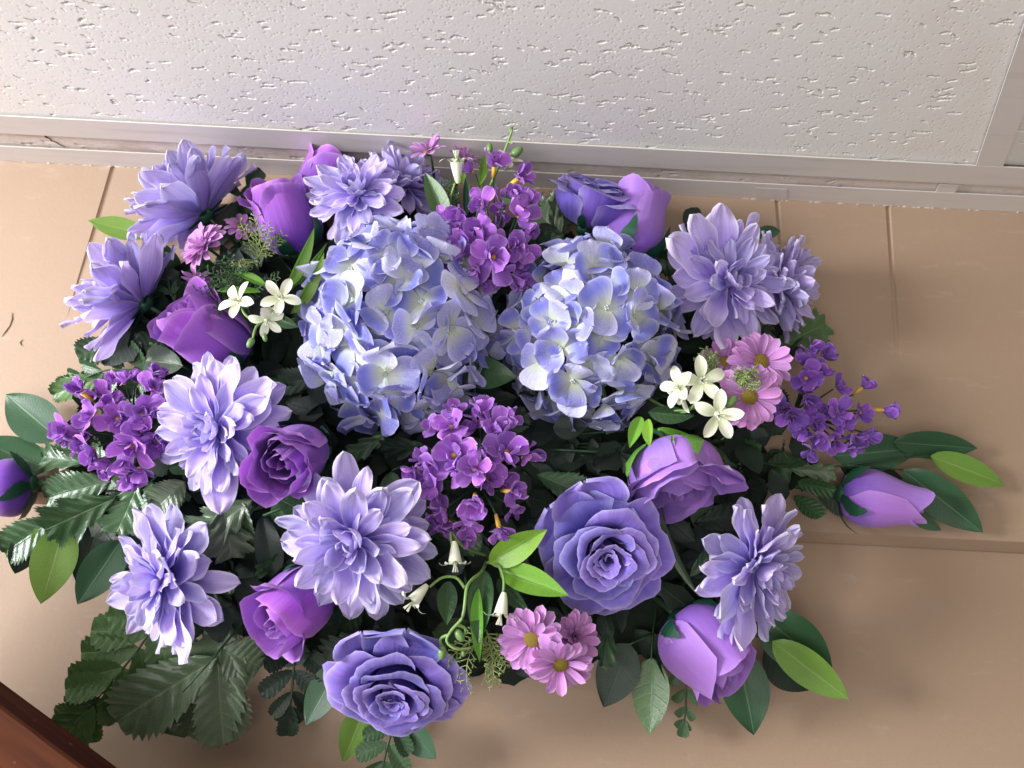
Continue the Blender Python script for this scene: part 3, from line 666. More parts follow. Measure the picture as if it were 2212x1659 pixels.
def spray(name, label, blossoms, d, root, seed, petals, group=None, branch=True):
    """blossoms: (u, v, dd, r, (axis), openness 0..1, tube?)"""
    r = random.Random(seed); p0 = P(root[0], root[1], d - 0.05)
    t = thing(name, label, 'flower spray', Matrix.Translation(p0), group)
    st = MB()
    extra_b = []
    for (u, v, dd, R, axis, op, tb) in blossoms:
        if not tb and R > 36:
          for qq in range(2):
            an = r.uniform(0, 6.28); extra_b.append((u+math.cos(an)*R*.6, v+math.sin(an)*R*.6, dd-.008, R*.8, (axis[0]+math.cos(an)*.5, axis[1]-math.sin(an)*.5, axis[2]*.7), .6, 0))
    for (u, v, dd, R, axis, op, tb) in list(blossoms) + extra_b:
        p = P(u, v, d + dd); s = R*mpp(p); ax = D3(axis[0]+r.gauss(0, .12), axis[1]+r.gauss(0, .12), axis[2])
        B = bpy.data.objects.new('blossom', None); col.objects.link(B); B.parent = t; B.empty_display_size = .005
        B.matrix_local = Matrix.Translation(p - p0) @ basis(ax, r.uniform(0, 6.28)) @ Matrix.Scale(s, 4)
        n2 = 5
        for q in range(n2):
            ob('petal', r.choice(petals), B, at_petal(q*1.257+r.gauss(0, .1), rad(78 - 55*op + r.gauss(0, 14)), 0.05, 0.02, r.uniform(.82, 1.1), r.gauss(0, .35)))
        if R > 24:
            for q in range(5):
                ob('petal', r.choice(petals), B, at_petal(q*1.57+r.gauss(0, .2)+.6, rad(82 - 35*op + r.gauss(0, 10)), 0.06, 0.06, r.uniform(.5, .68), r.gauss(0, .3)))
        ob('blossom_eye', RING, B)
        if tb: ob('flower_tube', TUBE, B)
        st.tube(bez(Vector((0, 0, 0)), (p-p0)*0.55 - ax*0.018, (p-p0) - ax*s*(0.7 if tb else 0.2), 6), 0.0014, 0.0009, 5)
    ob('stem', st.mesh('spray_stem', M_stem), t)
    return t

# ---------------- daisies
GP = [petal_mesh('daisy_petal', M_daisy, L=1, W=0.19, a=0.55, b=5, c=0.5, cup=cu*1.2, bend0=.1, bend1=bd, ruf=.01, seed=90+i, nu=4, nv=7, basew=.4) for i, (cu, bd) in enumerate([(.7, -.35), (.9, -.1), (.5, -.6), (.8, .25)])]
DC = MB(); DC.blob((0, 0, 0.02), (0, 0, 1), 0.27, 0.15, 18, 8)
for k in range(60):
    rr = 0.25*math.sqrt((k+.5)/60); an = k*2.4; DC.blob((rr*math.cos(an), rr*math.sin(an), 0.02+0.15*math.sqrt(max(0, 1-(rr/.27)**2))), (0, 0, 1), 0.024, 0.03, 5, 3)
DCM = DC.mesh('daisy_centre', M_yellow)
def daisy(u, v, d, R, axis, label, seed, n1=17, el=8, full=1, centre=True):
    r = random.Random(seed); p = P(u, v, d); s = R*.93*mpp(p); ax = D3(*axis)
    t = thing('daisy', label, 'flower', Matrix.Translation(p) @ basis(ax, r.uniform(0, 6.28)) @ Matrix.Scale(s, 4), 'small pink lilac daisies')
    for L, n_, e in ((1.0, n1, el-6), (.90, n1-1, el+9)) + (((.6, 9, el+38), (.42, 7, el+55)) if full == 2 else ()):
        off = r.uniform(0, 6)
        for k in range(n_): ob('petal', r.choice(GP), t, at_petal(off+k*2*math.pi/n_+r.gauss(0, .05), rad(e+r.gauss(0, 5)), .10, 0.0 if L == 1 else .03, (L-.1)*r.uniform(.93, 1.05), r.gauss(0, .12)))
    if centre: ob('flower_centre', DCM, t)
    c = MB(); c.blob((0, 0, -.08), (0, 0, 1), .17, .10, 10, 6); ob('calyx', c.mesh('calyx', M_calyx), t)
    add_stem(t, p, ax, thick=0.0016, back=.03, u=u, v=v)
    return t

# ---------------- white star blossoms / bells
WP = [petal_mesh('white_petal', M_white, L=1, W=0.25, a=.7, b=1.9, c=.7, cup=cu, bend0=.25, bend1=bd, seed=110+i, nu=5, nv=8, basew=.3) for i, (cu, bd) in enumerate([(.6, -.7), (.8, -.4), (.5, -1.1)])]
STM = MB()
for k in range(6): 
    a_ = k*1.047; STM.tube([(0, 0, 0), (.08*math.cos(a_), .08*math.sin(a_), .3), (.14*math.cos(a_), .14*math.sin(a_), .52)], .022, .03, 5)
STMM = STM.mesh('stamens', M_white)
def bell_mesh():
    V = []; UV = []; nu, nv = 16, 8
    for j in range(nv+1):
        t = j/nv; rr = .10 + .22*t**.7
        for i in range(nu+1): an = 2*math.pi*i/nu; V.append((rr*math.cos(an), rr*math.sin(an), -.95 + .95*t)); UV.append((.5, .3+.7*t))
    return mesh_from('bell_cup', V, grid_faces(nu, nv), M_white, UV)
BELL = bell_mesh(); WB = petal_mesh('bell_petal', M_white, L=.62, W=.13, a=.5, b=3, c=.6, cup=.4, bend0=.2, bend1=-2.2, seed=5, nu=4, nv=8, basew=1.0)
def white_spray(label, items, stems, buds, root, d, seed, smat=None, leaves=()):
    r = random.Random(seed); p0 = P(root[0], root[1], d); t = thing('white_flower_spray', label, 'flower spray', Matrix.Translation(p0), 'small white flower sprays')
    for (kind, u, v, dd, R, axis) in items:
        p = P(u, v, d+dd); s = R*mpp(p); ax = D3(*axis)
        B = bpy.data.objects.new('blossom', None); col.objects.link(B); B.parent = t; B.empty_display_size = .005
        B.matrix_local = Matrix.Translation(p-p0) @ basis(ax, r.uniform(0, 6)) @ Matrix.Scale(s*1.12, 4)
        if kind == 'star':
            for q in range(5): ob('petal', r.choice(WP), B, at_petal(q*1.257+r.gauss(0, .06), rad(22+r.gauss(0, 6)), .06, 0, 1, r.gauss(0, .1)))
            mb = MB(); mb.tube([(0, 0, -.6), (0, 0, -.3), (0, 0, .06)], .07, .16, 8); ob('flower_tube', mb.mesh('flower_tube', M_white), B)
            ob('stamen', STMM, B)
        elif kind == 'bell':
            ob('bell_cup', BELL, B)
            for q in range(5): ob('petal', WB, B, at_petal(q*1.257, rad(65), .30, -.02, 1))
            ob('stamen', STMM, B)
    if buds:
        for (u, v, dd, ru, rv, axis, mt) in buds:
            p = P(u, v, d+dd); k = mpp(p); mb = MB(); mb.blob((0, 0, 0), (0, 0, 1), ru*k, rv*k, 9, 8, lambda t_: math.sin(math.pi*t_)**0.8*(1-.25*t_))
            ob('flower_bud', mb.mesh('flower_bud', mt), t, Matrix.Translation(p-p0) @ basis(D3(*axis)))
    mb = MB()
    for pts in stems: mb.tube(spline([P(a_, b_, d+c_)-p0 for a_, b_, c_ in pts], 5), .0016, .0011, 6)
    ob('stem', mb.mesh('stem', smat or M_stemL), t)
    for lf in leaves: two_point_leaf(lf, t, p0)
    return t

# ---------------- leaves laid between two points
LEAFS = {}
def leaf_shape(kind, mat, k):
    key = (kind, mat.name, k)
    if key in LEAFS: return LEAFS[key]
    if kind == 'ruscus': me = leaf_mesh('ruscus_leaf', mat, W=.5, a=.62, b=1.35, c=.95, sweep=0, bend=[.15, -.12, .3][k % 3], fold=.12, seed=k, ruf=.02, twist=[.15, -.2, .1][k % 3])
    elif kind == 'lance': me = leaf_mesh('lance_leaf', mat, W=.5, a=.7, b=1.3, c=1.0, sweep=0, bend=[.35, -.2, .5][k % 3], fold=.35, seed=k, pleat=0)
    elif kind == 'serrated': me = leaf_mesh('serrated_leaf', mat, W=.5, a=.55, b=2.6, c=.7, sweep=.3, serr=13, serrd=.16, pleat=.035, bend=[.3, -.2, .5][k % 3], fold=.18, seed=k, ruf=.05, hh=5)
    elif kind == 'lobed': me = leaf_mesh('lobed_leaf', mat, W=.5, a=.5, b=4.0, c=.6, sweep=.45, lobes=4, lobed=.34, serr=24, serrd=.12, nv=48, pleat=.028, bend=[.3, -.15, .5][k % 3], fold=.1, seed=k, ruf=.05, hh=7)
    elif kind == 'leaflet': me = leaf_mesh('leaflet', mat, W=.5, a=.5, b=3.0, c=.6, sweep=.2, serr=9, serrd=.14, nv=18, pleat=.07, bend=.2, fold=.25, seed=k, hh=4)
    elif kind == 'round': me = leaf_mesh('round_leaf', mat, W=.5, a=.5, b=3.5, c=.55, sweep=.1, pleat=.015, bend=[.4, -.3, .6][k % 3], fold=.2, seed=k, ruf=.04)
    LEAFS[key] = me; return me
def two_point_leaf(spec, parent, p0, name='leaf'):
    """spec: kind, mat, u0,v0,d0, u1,v1,d1, width px, variant, roll"""
    kind, mat, u0, v0, d0, u1, v1, d1, wd, k, roll = spec
    a = P(u0, v0, d0); b_ = P(u1, v1, d1); y = (b_-a); L = y.length; y.normalize()
    zz_ = (CAM - a).normalized(); x = y.cross(zz_).normalized(); zz_ = x.cross(y)
    W = wd*mpp((a+b_)/2)
    M = Matrix((x, y, zz_)).transposed().to_4x4() @ Matrix.Rotation(roll, 4, 'Y') @ Matrix.Diagonal((W, L, (W+L)*.5, 1))
    # half width in the leaf mesh is .5 -> full width 1
    M = Matrix.Translation(a - p0) @ M
    return ob(name, leaf_shape(kind, mat, k), parent, M)
def sprig(name, label, cat, leaves, stems, group=None, smat=None, thick=.0014):
    s0 = stems[0][0]; p0 = P(*s0); t = thing(name, label, cat, Matrix.Translation(p0), group)
    for lf in leaves: two_point_leaf(lf, t, p0)
    mb = MB()
    for pts in stems: mb.tube([q - p0 for q in spline([P(*x) for x in pts], 4)], thick, thick*.6, 6)
    ob('stem', mb.mesh('sprig_stem', smat or M_stem), t)
    return t
def compound(name, label, leaves_mat, rib, L0, L1, n, seed, group=None, end=1.1, ang=62, wd=.58, kind='leaflet'):
    """compound fern leaf along a curved rib of (u,v,d) points; leaflets in opposite pairs"""
    r = random.Random(seed); pts = [P(*x) for x in rib]; cur = spline(pts, 8); p0 = pts[0]
    t = thing(name, label, 'leaf', Matrix.Translation(p0), group)
    nrm = (CAM - pts[len(pts)//2]).normalized()
    for k in range(n):
        f = (k+.6)/n; i = min(int(f*(len(cur)-1)), len(cur)-2); p = cur[i]; tg = (cur[i+1]-cur[i]).normalized()
        L = (L0 + (L1-L0)*f)*mpp(p)*(0.75+.25*math.sin(math.pi*min(1, f*1.3)))
        for sgn in (-1, 1):
            q = Quaternion(nrm, sgn*rad(ang*(1-.35*f) + r.gauss(0, 4))); y = (q @ tg + nrm*r.gauss(0, .12)).normalized(); x = y.cross(nrm).normalized(); z = x.cross(y)
            M = Matrix.Translation(p-p0) @ Matrix((x, y, z)).transposed().to_4x4() @ Matrix.Rotation(r.gauss(0, .2)+sgn*.2, 4, 'Y') @ Matrix.Diagonal((L*wd, L, L*.7, 1))
            ob('leaflet', leaf_shape(kind, leaves_mat, k % 3), t, M)
    y = (cur[-1]-cur[-2]).normalized(); x = y.cross(nrm).normalized(); z = x.cross(y); L = L1*end*mpp(cur[-1])
    ob('leaflet', leaf_shape(kind, leaves_mat, 1), t, Matrix.Translation(cur[-1]-p0 - y*L*.2) @ Matrix((x, y, z)).transposed().to_4x4() @ Matrix.Diagonal((L*wd*1.3, L*1.1, L, 1)))
    mb = MB(); mb.tube([q-p0 for q in cur], .0016, .0008, 6); ob('stem', mb.mesh('rib', M_stem), t)
    return t
def wisp(u, v, d, L, direction, label, seed, mat, n=5, spread=.6):
    r = random.Random(seed); p = P(u, v, d); k = mpp(p)*L; mb = MB(); ax = D3(*direction)
    for b_ in range(n):
        dr = (ax + Vector((r.gauss(0, spread), r.gauss(0, spread*.5), r.gauss(0, spread)))).normalized()
        l = k*r.uniform(.6, 1.05); end = dr*l; side = dr.cross(Vector((0, 1, 0))).normalized()
        c = bez(Vector((0, 0, 0)), dr*l*.5 + side*r.gauss(0, .12)*l, end, 9); mb.tube(c, .0006, .0004, 4)
        for i in range(1, len(c)):
            for sg in (-1, 1):
                q = (dr*.6 + side*sg*.8 + Vector((0, r.gauss(0, .4), 0))).normalized(); ll = k*.17*(1.1-i/len(c)*.6)
                e = c[i] + q*ll; mb.tube([c[i], (c[i]+e)/2, e], .0005, .0004, 4)
                for z in range(3):
                    qq = (q + Vector((r.gauss(0, .7), r.gauss(0, .5), r.gauss(0, .7)))).normalized(); mb.blob(e + qq*.0012*r.uniform(0, 2) , qq, .0006, .0019, 4, 3)
    return tag(ob('fern_wisp', mb.mesh('fern_wisp', mat), None, Matrix.Translation(p)), label, 'filler greenery', 'fine fern wisps')
# ================================================================ THE ARRANGEMENT
# foam block on the wall holding all the stems
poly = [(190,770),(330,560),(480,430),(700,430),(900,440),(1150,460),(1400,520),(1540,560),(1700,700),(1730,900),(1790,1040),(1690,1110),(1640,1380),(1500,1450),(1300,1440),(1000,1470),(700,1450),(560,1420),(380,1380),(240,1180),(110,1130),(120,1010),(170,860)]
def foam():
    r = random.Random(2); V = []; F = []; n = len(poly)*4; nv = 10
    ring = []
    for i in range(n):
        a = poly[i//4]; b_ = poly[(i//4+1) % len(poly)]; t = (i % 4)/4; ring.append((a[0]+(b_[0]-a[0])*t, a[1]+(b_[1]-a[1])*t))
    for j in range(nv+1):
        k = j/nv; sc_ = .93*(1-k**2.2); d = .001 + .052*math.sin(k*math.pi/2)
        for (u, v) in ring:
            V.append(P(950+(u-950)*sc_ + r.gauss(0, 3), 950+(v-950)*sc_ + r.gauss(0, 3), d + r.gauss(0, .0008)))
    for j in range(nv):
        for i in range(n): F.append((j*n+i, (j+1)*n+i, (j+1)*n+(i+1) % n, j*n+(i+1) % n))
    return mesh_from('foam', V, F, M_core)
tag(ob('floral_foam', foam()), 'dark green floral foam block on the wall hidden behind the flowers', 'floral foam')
# dark filler foliage: one silk bush with its leaves
poly = [(190,770),(330,560),(480,430),(700,430),(900,440),(1150,460),(1400,520),(1540,560),(1700,700),(1730,900),(1790,1040),(1690,1110),(1640,1380),(1500,1450),(1300,1440),(1000,1470),(700,1450),(560,1420),(380,1380),(240,1180),(110,1130),(120,1010),(170,860)]
def inside(x, y):
    c = False; j = len(poly)-1
    for i in range(len(poly)):
        xi, yi = poly[i]; xj, yj = poly[j]
        if (yi > y) != (yj > y) and x < (xj-xi)*(y-yi)/(yj-yi)+xi: c = not c
        j = i
    return c
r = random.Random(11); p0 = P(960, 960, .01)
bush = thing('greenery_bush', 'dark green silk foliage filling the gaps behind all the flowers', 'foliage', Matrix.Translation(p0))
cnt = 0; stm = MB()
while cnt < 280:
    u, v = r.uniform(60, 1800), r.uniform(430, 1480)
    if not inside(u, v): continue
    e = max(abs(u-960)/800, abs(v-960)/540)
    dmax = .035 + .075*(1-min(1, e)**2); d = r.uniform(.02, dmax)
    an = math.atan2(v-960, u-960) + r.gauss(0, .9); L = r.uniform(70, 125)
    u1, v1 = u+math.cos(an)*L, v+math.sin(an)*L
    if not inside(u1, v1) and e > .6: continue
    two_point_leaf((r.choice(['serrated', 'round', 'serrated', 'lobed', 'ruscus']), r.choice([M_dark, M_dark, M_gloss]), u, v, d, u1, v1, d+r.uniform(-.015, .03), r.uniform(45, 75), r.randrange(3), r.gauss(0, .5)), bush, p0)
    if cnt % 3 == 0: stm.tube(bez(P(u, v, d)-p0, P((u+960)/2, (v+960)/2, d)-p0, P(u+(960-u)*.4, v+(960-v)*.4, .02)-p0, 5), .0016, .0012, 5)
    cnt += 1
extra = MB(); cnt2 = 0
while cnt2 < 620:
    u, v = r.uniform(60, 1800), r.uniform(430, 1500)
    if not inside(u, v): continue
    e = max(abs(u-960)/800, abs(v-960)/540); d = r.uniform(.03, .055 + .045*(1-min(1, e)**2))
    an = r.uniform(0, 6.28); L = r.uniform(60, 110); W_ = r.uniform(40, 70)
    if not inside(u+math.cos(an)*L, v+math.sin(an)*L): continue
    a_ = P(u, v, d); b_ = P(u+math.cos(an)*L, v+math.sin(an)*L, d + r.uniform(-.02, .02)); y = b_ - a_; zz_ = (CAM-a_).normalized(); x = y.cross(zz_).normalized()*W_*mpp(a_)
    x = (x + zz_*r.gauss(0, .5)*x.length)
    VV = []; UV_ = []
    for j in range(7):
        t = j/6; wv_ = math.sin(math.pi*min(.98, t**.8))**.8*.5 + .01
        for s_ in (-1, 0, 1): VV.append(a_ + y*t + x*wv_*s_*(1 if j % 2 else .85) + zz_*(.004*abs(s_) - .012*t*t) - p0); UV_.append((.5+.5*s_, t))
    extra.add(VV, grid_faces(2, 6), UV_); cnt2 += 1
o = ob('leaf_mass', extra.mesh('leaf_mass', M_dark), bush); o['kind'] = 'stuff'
ob('stems', stm.mesh('bush_stems', M_stem), bush)

# ---- smooth ruscus sprigs
RU, BR, DK = M_rus, M_bright, M_dark
gR = 'smooth leaf sprigs at the rim'
sprig('leaf_sprig', 'bright green pointed leaf with a dark leaf below at the upper left rim', 'leaf sprig',
      [('ruscus', BR, 318, 508, .045, 192, 478, .06, 50, 1, .2), ('ruscus', RU, 310, 590, .04, 226, 536, .05, 52, 0, .1)], [[(400, 640, .03), (350, 560, .04), (316, 508, .045)]], gR)
sprig('leaf_sprig', 'two broad green leaves above the rosebud at the left edge', 'leaf sprig',
      [('ruscus', RU, 128, 950, .05, 8, 850, .06, 92, 0, .0), ('ruscus', RU, 105, 1015, .045, -50, 952, .06, 84, 1, .25), ('ruscus', RU, 60, 1010, .045, -60, 1060, .05, 70, 2, .1)],
      [[(260, 1050, .03), (150, 985, .045), (90, 950, .05)], [(150, 985, .045), (80, 1010, .045)]], gR)
sprig('leaf_sprig', 'bright lime leaf hanging beside dark leaves at the lower left', 'leaf sprig',
      [('ruscus', BR, 140, 1130, .06, 88, 1306, .05, 88, 0, .1), ('ruscus', RU, 262, 1165, .06, 168, 1303, .05, 82, 1, -.2), ('ruscus', DK, 70, 1150, .04, 32, 1240, .04, 60, 2, .1), ('ruscus', DK, 215, 1120, .045, 170, 1268, .04, 70, 0, .1), ('ruscus', BR, 120, 1120, .045, 68, 1172, .05, 36, 0, .3)],
      [[(300, 1060, .03), (200, 1110, .05), (140, 1135, .06)], [(200, 1110, .05), (262, 1165, .06)]], gR)
sprig('leaf_sprig', 'dark pointed leaves and one lime leaf under the bottom blue rose', 'leaf sprig',
      [('ruscus', RU, 735, 1430, .05, 662, 1567, .05, 74, 1, .2), ('ruscus', BR, 790, 1520, .05, 742, 1648, .05, 70, 0, -.2), ('ruscus', RU, 865, 1560, .045, 944, 1638, .05, 60, 1, .2)],
      [[(860, 1350, .03), (800, 1440, .05), (775, 1530, .05)], [(800, 1440, .05), (870, 1560, .045)]], gR)
sprig('leaf_sprig', 'two hanging pointed leaves, one olive green, below the pink daisies on the right', 'leaf sprig',
      [('ruscus', DK, 1360, 1390, .05, 1303, 1528, .045, 92, 0, .2), ('ruscus', M_olive, 1408, 1420, .05, 1405, 1585, .045, 82, 1, .1)],
      [[(1420, 1290, .03), (1410, 1370, .045), (1407, 1425, .05)], [(1410, 1370, .045), (1360, 1392, .05)]], gR)
sprig('leaf_sprig', 'lime green leaf over broad dark leaves right of the lower right rosebud', 'leaf sprig',
      [('ruscus', RU, 1590, 1400, .05, 1632, 1590, .045, 104, 0, -.15), ('ruscus', RU, 1640, 1325, .05, 1797, 1450, .045, 118, 1, .2), ('ruscus', BR, 1668, 1385, .065, 1832, 1508, .06, 78, 1, .1), ('ruscus', DK, 1650, 1400, .03, 1768, 1485, .03, 104, 0, 0)],
      [[(1560, 1300, .03), (1620, 1365, .05), (1672, 1388, .06)], [(1600, 1340, .045), (1592, 1402, .05)]], gR)
sprig('leaf_sprig', 'long sprig of green leaves reaching past the rosebud at the right rim', 'leaf sprig',
      [('ruscus', RU, 1800, 985, .04, 1990, 968, .05, 82, 0, .1), ('ruscus', RU, 1930, 955, .05, 2107, 967, .045, 62, 1, .1), ('ruscus', BR, 2008, 985, .055, 2178, 1048, .045, 60, 0, -.2), ('ruscus', RU, 1950, 1015, .045, 2122, 1147, .04, 88, 1, .1), ('ruscus', RU, 1960, 1110, .035, 2033, 1145, .035, 30, 1, 0), ('ruscus', DK, 1815, 1010, .035, 1960, 1040, .03, 60, 0, 0)],
      [[(1700, 1020, .03), (1830, 1005, .045), (1940, 990, .05), (2010, 985, .055)], [(1830, 1005, .045), (1950, 1015, .045)]], gR)
sprig('leaf_sprig', 'small green leaf tip peeking out behind the upper right dahlia', 'leaf sprig',
      [('ruscus', RU, 1630, 505, .05, 1688, 499, .05, 30, 0, .1), ('round', M_dark, 1500, 530, .06, 1494, 455, .05, 40, 1, 0), ('round', M_dark, 1515, 540, .06, 1522, 465, .05, 34, 0, 0)], [[(1560, 620, .03), (1600, 540, .04), (1632, 505, .05)]], gR)
# ---- big crinkled silk leaves
gS = 'crinkled silk leaves'
compound('fern_leaf', 'olive green fern leaf with toothed leaflets at the bottom left corner', M_olive, [(360, 1310, .05), (300, 1400, .055), (235, 1480, .055), (185, 1540, .05)], 128, 104, 7, 3, gS, end=1.2, ang=60, wd=.72)
compound('fern_leaf', 'dark crinkled fern leaf hanging under the bottom blue rose', M_gloss, [(855, 1555, .05), (840, 1600, .055), (828, 1650, .055), (820, 1700, .05)], 78, 60, 4, 5, gS)
compound('fern_leaf', 'narrow dark lobed fern leaf hanging at the lower right beside a rosebud', M_gloss, [(1475, 1380, .045), (1480, 1450, .05), (1482, 1520, .045), (1478, 1560, .04)], 56, 34, 5, 6, gS, ang=55)
compound('fern_leaf', 'dark toothed leaf hanging between the lower left rosebud and the bottom blue rose', M_dark, [(640, 1380, .04), (635, 1440, .05), (630, 1500, .05), (626, 1535, .045)], 92, 60, 4, 7, gS, ang=58)
compound('fern_leaf', 'dark fern leaf behind the upper left dahlia and rosebud', M_gloss, [(560, 520, .04), (535, 470, .05), (520, 420, .05), (540, 395, .05)], 62, 40, 4, 8, gS)
compound('fern_leaf', 'glossy fern leaf with pale ribs left of the left purple rosebud', M_gloss, [(390, 790, .05), (310, 800, .06), (230, 800, .06), (175, 820, .05)], 84, 62, 5, 9, gS)
compound('fern_leaf', 'thin dark fern leaflets between the left dahlia and the purple rosebud', M_gloss, [(400, 690, .06), (372, 640, .07), (362, 600, .07), (358, 570, .07)], 44, 30, 4, 19, gS)
def silk(label, lst, stem, kind='silk_leaf'):
    return sprig(kind, label, 'leaf', lst, stem, gS)
silk('broad toothed silk leaf with a slanting dark stem below the lower left dahlia',
     [('serrated', M_grey, 500, 1350, .06, 395, 1600, .05, 210, 0, .15), ('serrated', M_grey, 470, 1420, .065, 262, 1550, .05, 150, 1, -.1), ('serrated', M_grey, 480, 1400, .06, 558, 1445, .055, 130, 2, .2), ('serrated', M_grey, 470, 1430, .06, 478, 1605, .05, 130, 1, -.3)], [[(560, 1300, .04), (470, 1410, .075), (395, 1495, .078)]])
silk('curled glossy leaf cluster beside the lime leaf at the left',
     [('serrated', M_gloss, 240, 1040, .07, 90, 1075, .07, 95, 0, .2), ('lobed', M_gloss, 250, 1075, .078, 100, 1140, .078, 120, 1, -.3), ('serrated', M_gloss, 120, 1120, .05, 0, 1195, .05, 92, 0, .2), ('lobed', M_gloss, 180, 1000, .06, 80, 985, .06, 70, 2, .1), ('serrated', M_gloss, 230, 1000, .065, 130, 930, .06, 80, 2, .2)], [[(330, 1050, .03), (260, 1060, .06), (200, 1060, .07)]])
silk('shiny grey green toothed leaf below the big left dahlia',
     [('lobed', M_grey, 545, 1080, .09, 415, 1170, .09, 120, 0, .3), ('lobed', M_grey, 480, 1090, .09, 500, 1205, .085, 110, 1, -.1), ('serrated', M_grey, 400, 1040, .08, 330, 1100, .08, 90, 0, .3), ('serrated', M_grey, 520, 1080, .09, 545, 1190, .08, 60, 2, .9)], [[(560, 1000, .04), (520, 1060, .08), (480, 1100, .09)]])
silk('dark glossy leaves between the violet spray and the lower left dahlia',
     [('lobed', M_gloss, 300, 1040, .07, 255, 1150, .07, 100, 1, .4), ('lobed', M_gloss, 320, 1060, .06, 380, 1180, .06, 100, 0, -.3), ('lobed', M_gloss, 350, 1090, .06, 240, 1120, .06, 80, 2, .1), ('serrated', M_gloss, 330, 1040, .07, 300, 1130, .08, 46, 2, 1.0)], [[(400, 1000, .04), (340, 1030, .06), (310, 1060, .07)]])
silk('long green silk leaf pointing left under the edgewise dahlia',
     [('serrated', M_olive, 240, 810, .05, 106, 852, .05, 56, 0, .2), ('serrated', M_gloss, 260, 740, .05, 170, 770, .05, 70, 1, .2)], [[(330, 800, .03), (270, 800, .045), (230, 810, .05)]])
silk('rounded grey green leaf left of the left purple rosebud',
     [('round', M_grey, 395, 790, .09, 305, 775, .085, 72, 0, .2)], [[(430, 830, .04), (410, 800, .08), (385, 790, .09)]])
silk('dull grey green leaf in shade between the top spray and the blue rose',
     [('lobed', M_grey, 1215, 520, .05, 1150, 440, .05, 110, 0, 0), ('lobed', M_grey, 1200, 520, .05, 1222, 430, .045, 90, 1, .3)], [[(1230, 600, .03), (1220, 550, .045), (1200, 500, .05)]])
silk('dark veined leaf standing behind the violet spray on the right',
     [('lobed', M_olive, 1660, 760, .05, 1778, 700, .05, 90, 1, .2), ('lobed', M_dark, 1700, 790, .05, 1700, 690, .045, 80, 0, .1)], [[(1600, 800, .03), (1650, 780, .045), (1700, 740, .05)]])
silk('smooth dark rounded leaves behind the violet spray in the centre',
     [('round', M_dark, 960, 1060, .085, 842, 1080, .10, 64, 0, .1), ('round', M_dark, 790, 1110, .07, 770, 1020, .085, 68, 1, .2), ('round', M_dark, 980, 1000, .07, 850, 1010, .08, 60, 2, .1), ('round', M_dark, 960, 1120, .09, 905, 1100, .10, 44, 0, .1)], [[(1000, 1100, .03), (960, 1080, .07), (900, 1070, .09)]])
silk('folded pale edged leaf arching down between the big blue rose and the right dahlia',
     [('lance', M_grey, 1431, 1111, .12, 1499, 1296, .11, 18, 0, .9)], [[(1420, 1060, .08), (1428, 1090, .12), (1436, 1125, .12)]])
silk('small folded dark leaves at the base of the far right rosebud',
     [('serrated', M_gloss, 1720, 1040, .045, 1800, 1062, .075, 46, 0, .5), ('serrated', M_gloss, 1715, 1070, .04, 1775, 1120, .06, 50, 1, -.4), ('lobed', M_grey, 1700, 1010, .04, 1800, 1025, .06, 50, 2, .3), ('serrated', M_dark, 1760, 1050, .04, 1830, 1105, .045, 50, 0, .2)], [[(1640, 1060, .02), (1690, 1050, .035), (1740, 1050, .045)]])
silk('green leaf between the big blue rose and the lower right dahlia',
     [('serrated', M_gloss, 1490, 1245, .10, 1562, 1168, .11, 46, 1, .3)], [[(1440, 1300, .05), (1470, 1270, .08), (1495, 1240, .10)]])
silk('dark curved leaf edge right of the centre violet spray',
     [('round', M_dark, 1240, 1060, .06, 1100, 880, .08, 150, 0, .5), ('round', M_dark, 1150, 1150, .06, 1140, 1000, .07, 110, 1, .2)], [[(1250, 1150, .03), (1240, 1100, .05), (1230, 1050, .06)]])

# ---- edge buds, roses, dahlias
H1 = hydrangea(868, 703, .105, 216, 'large blue and white hydrangea head left of centre', 21, n=88, sq=(.97, 1.04))
H2 = hydrangea(1277, 728, .10, 193, 'slightly smaller pale blue hydrangea head right of centre', 22, n=82, sq=(.95, 1.06))
side_rings = [(15, 2, 1.0, .06, 0, 0), (15, 12, .97, .06, .03, 0), (14, 24, .92, .06, .06, 0), (12, 38, .86, .05, .08, 0), (9, 52, .74, .04, .1, 0), (6, 66, .55, .03, .12, 1)]
dahlia(443, 462, .085, 152, (-.66, .70, .12), 'lavender dahlia turned away at the upper left, petals fanned against the wall', 31, side_rings, lift=14)
dahlia(310, 655, .09, 158, (-.80, .52, .16), 'lavender dahlia seen edge on at the far left with long drooping petals', 32, side_rings, lift=12)
dahlia(474, 925, .135, 158, (-.36, .0, .93), 'big pale lavender dahlia on the left between the violet spray and a purple rosebud', 33, long=((.95, .55, 1.12, 14), (.85, .25, .98, 22), (.1, -1, 1.1, 2)))
dahlia(767, 1166, .165, 178, (.02, -.06, 1), 'widest lavender dahlia with a full open heart, lower centre left', 34)
dahlia(362, 1252, .12, 150, (-.60, .02, .78), 'tall narrow lavender dahlia at the lower left above the broad toothed leaf', 35, long=((.8, -.7, 1.25, 8), (-.2, 1, 1.1, 8), (.05, 1, 1.12, 12), (.9, .5, 1.05, 18)))
dahlia(775, 425, .12, 116, (-.10, .42, .85), 'lavender dahlia above the left hydrangea beside a purple rosebud', 36)
dahlia(868, 405, .085, 100, (.35, .75, .35), 'half hidden lavender dahlia behind the one above the left hydrangea', 37, side_rings)
dahlia(1566, 612, .12, 146, (.36, .12, .9), 'spiky lavender dahlia at the upper right facing the camera', 38, long=((-1, .32, 1.28, 12), (-.8, .7, 1.2, 8), (-.2, 1, 1.1, 10), (-.4, -1, 1.12, 12), (.3, 1, 1.08, 6)))
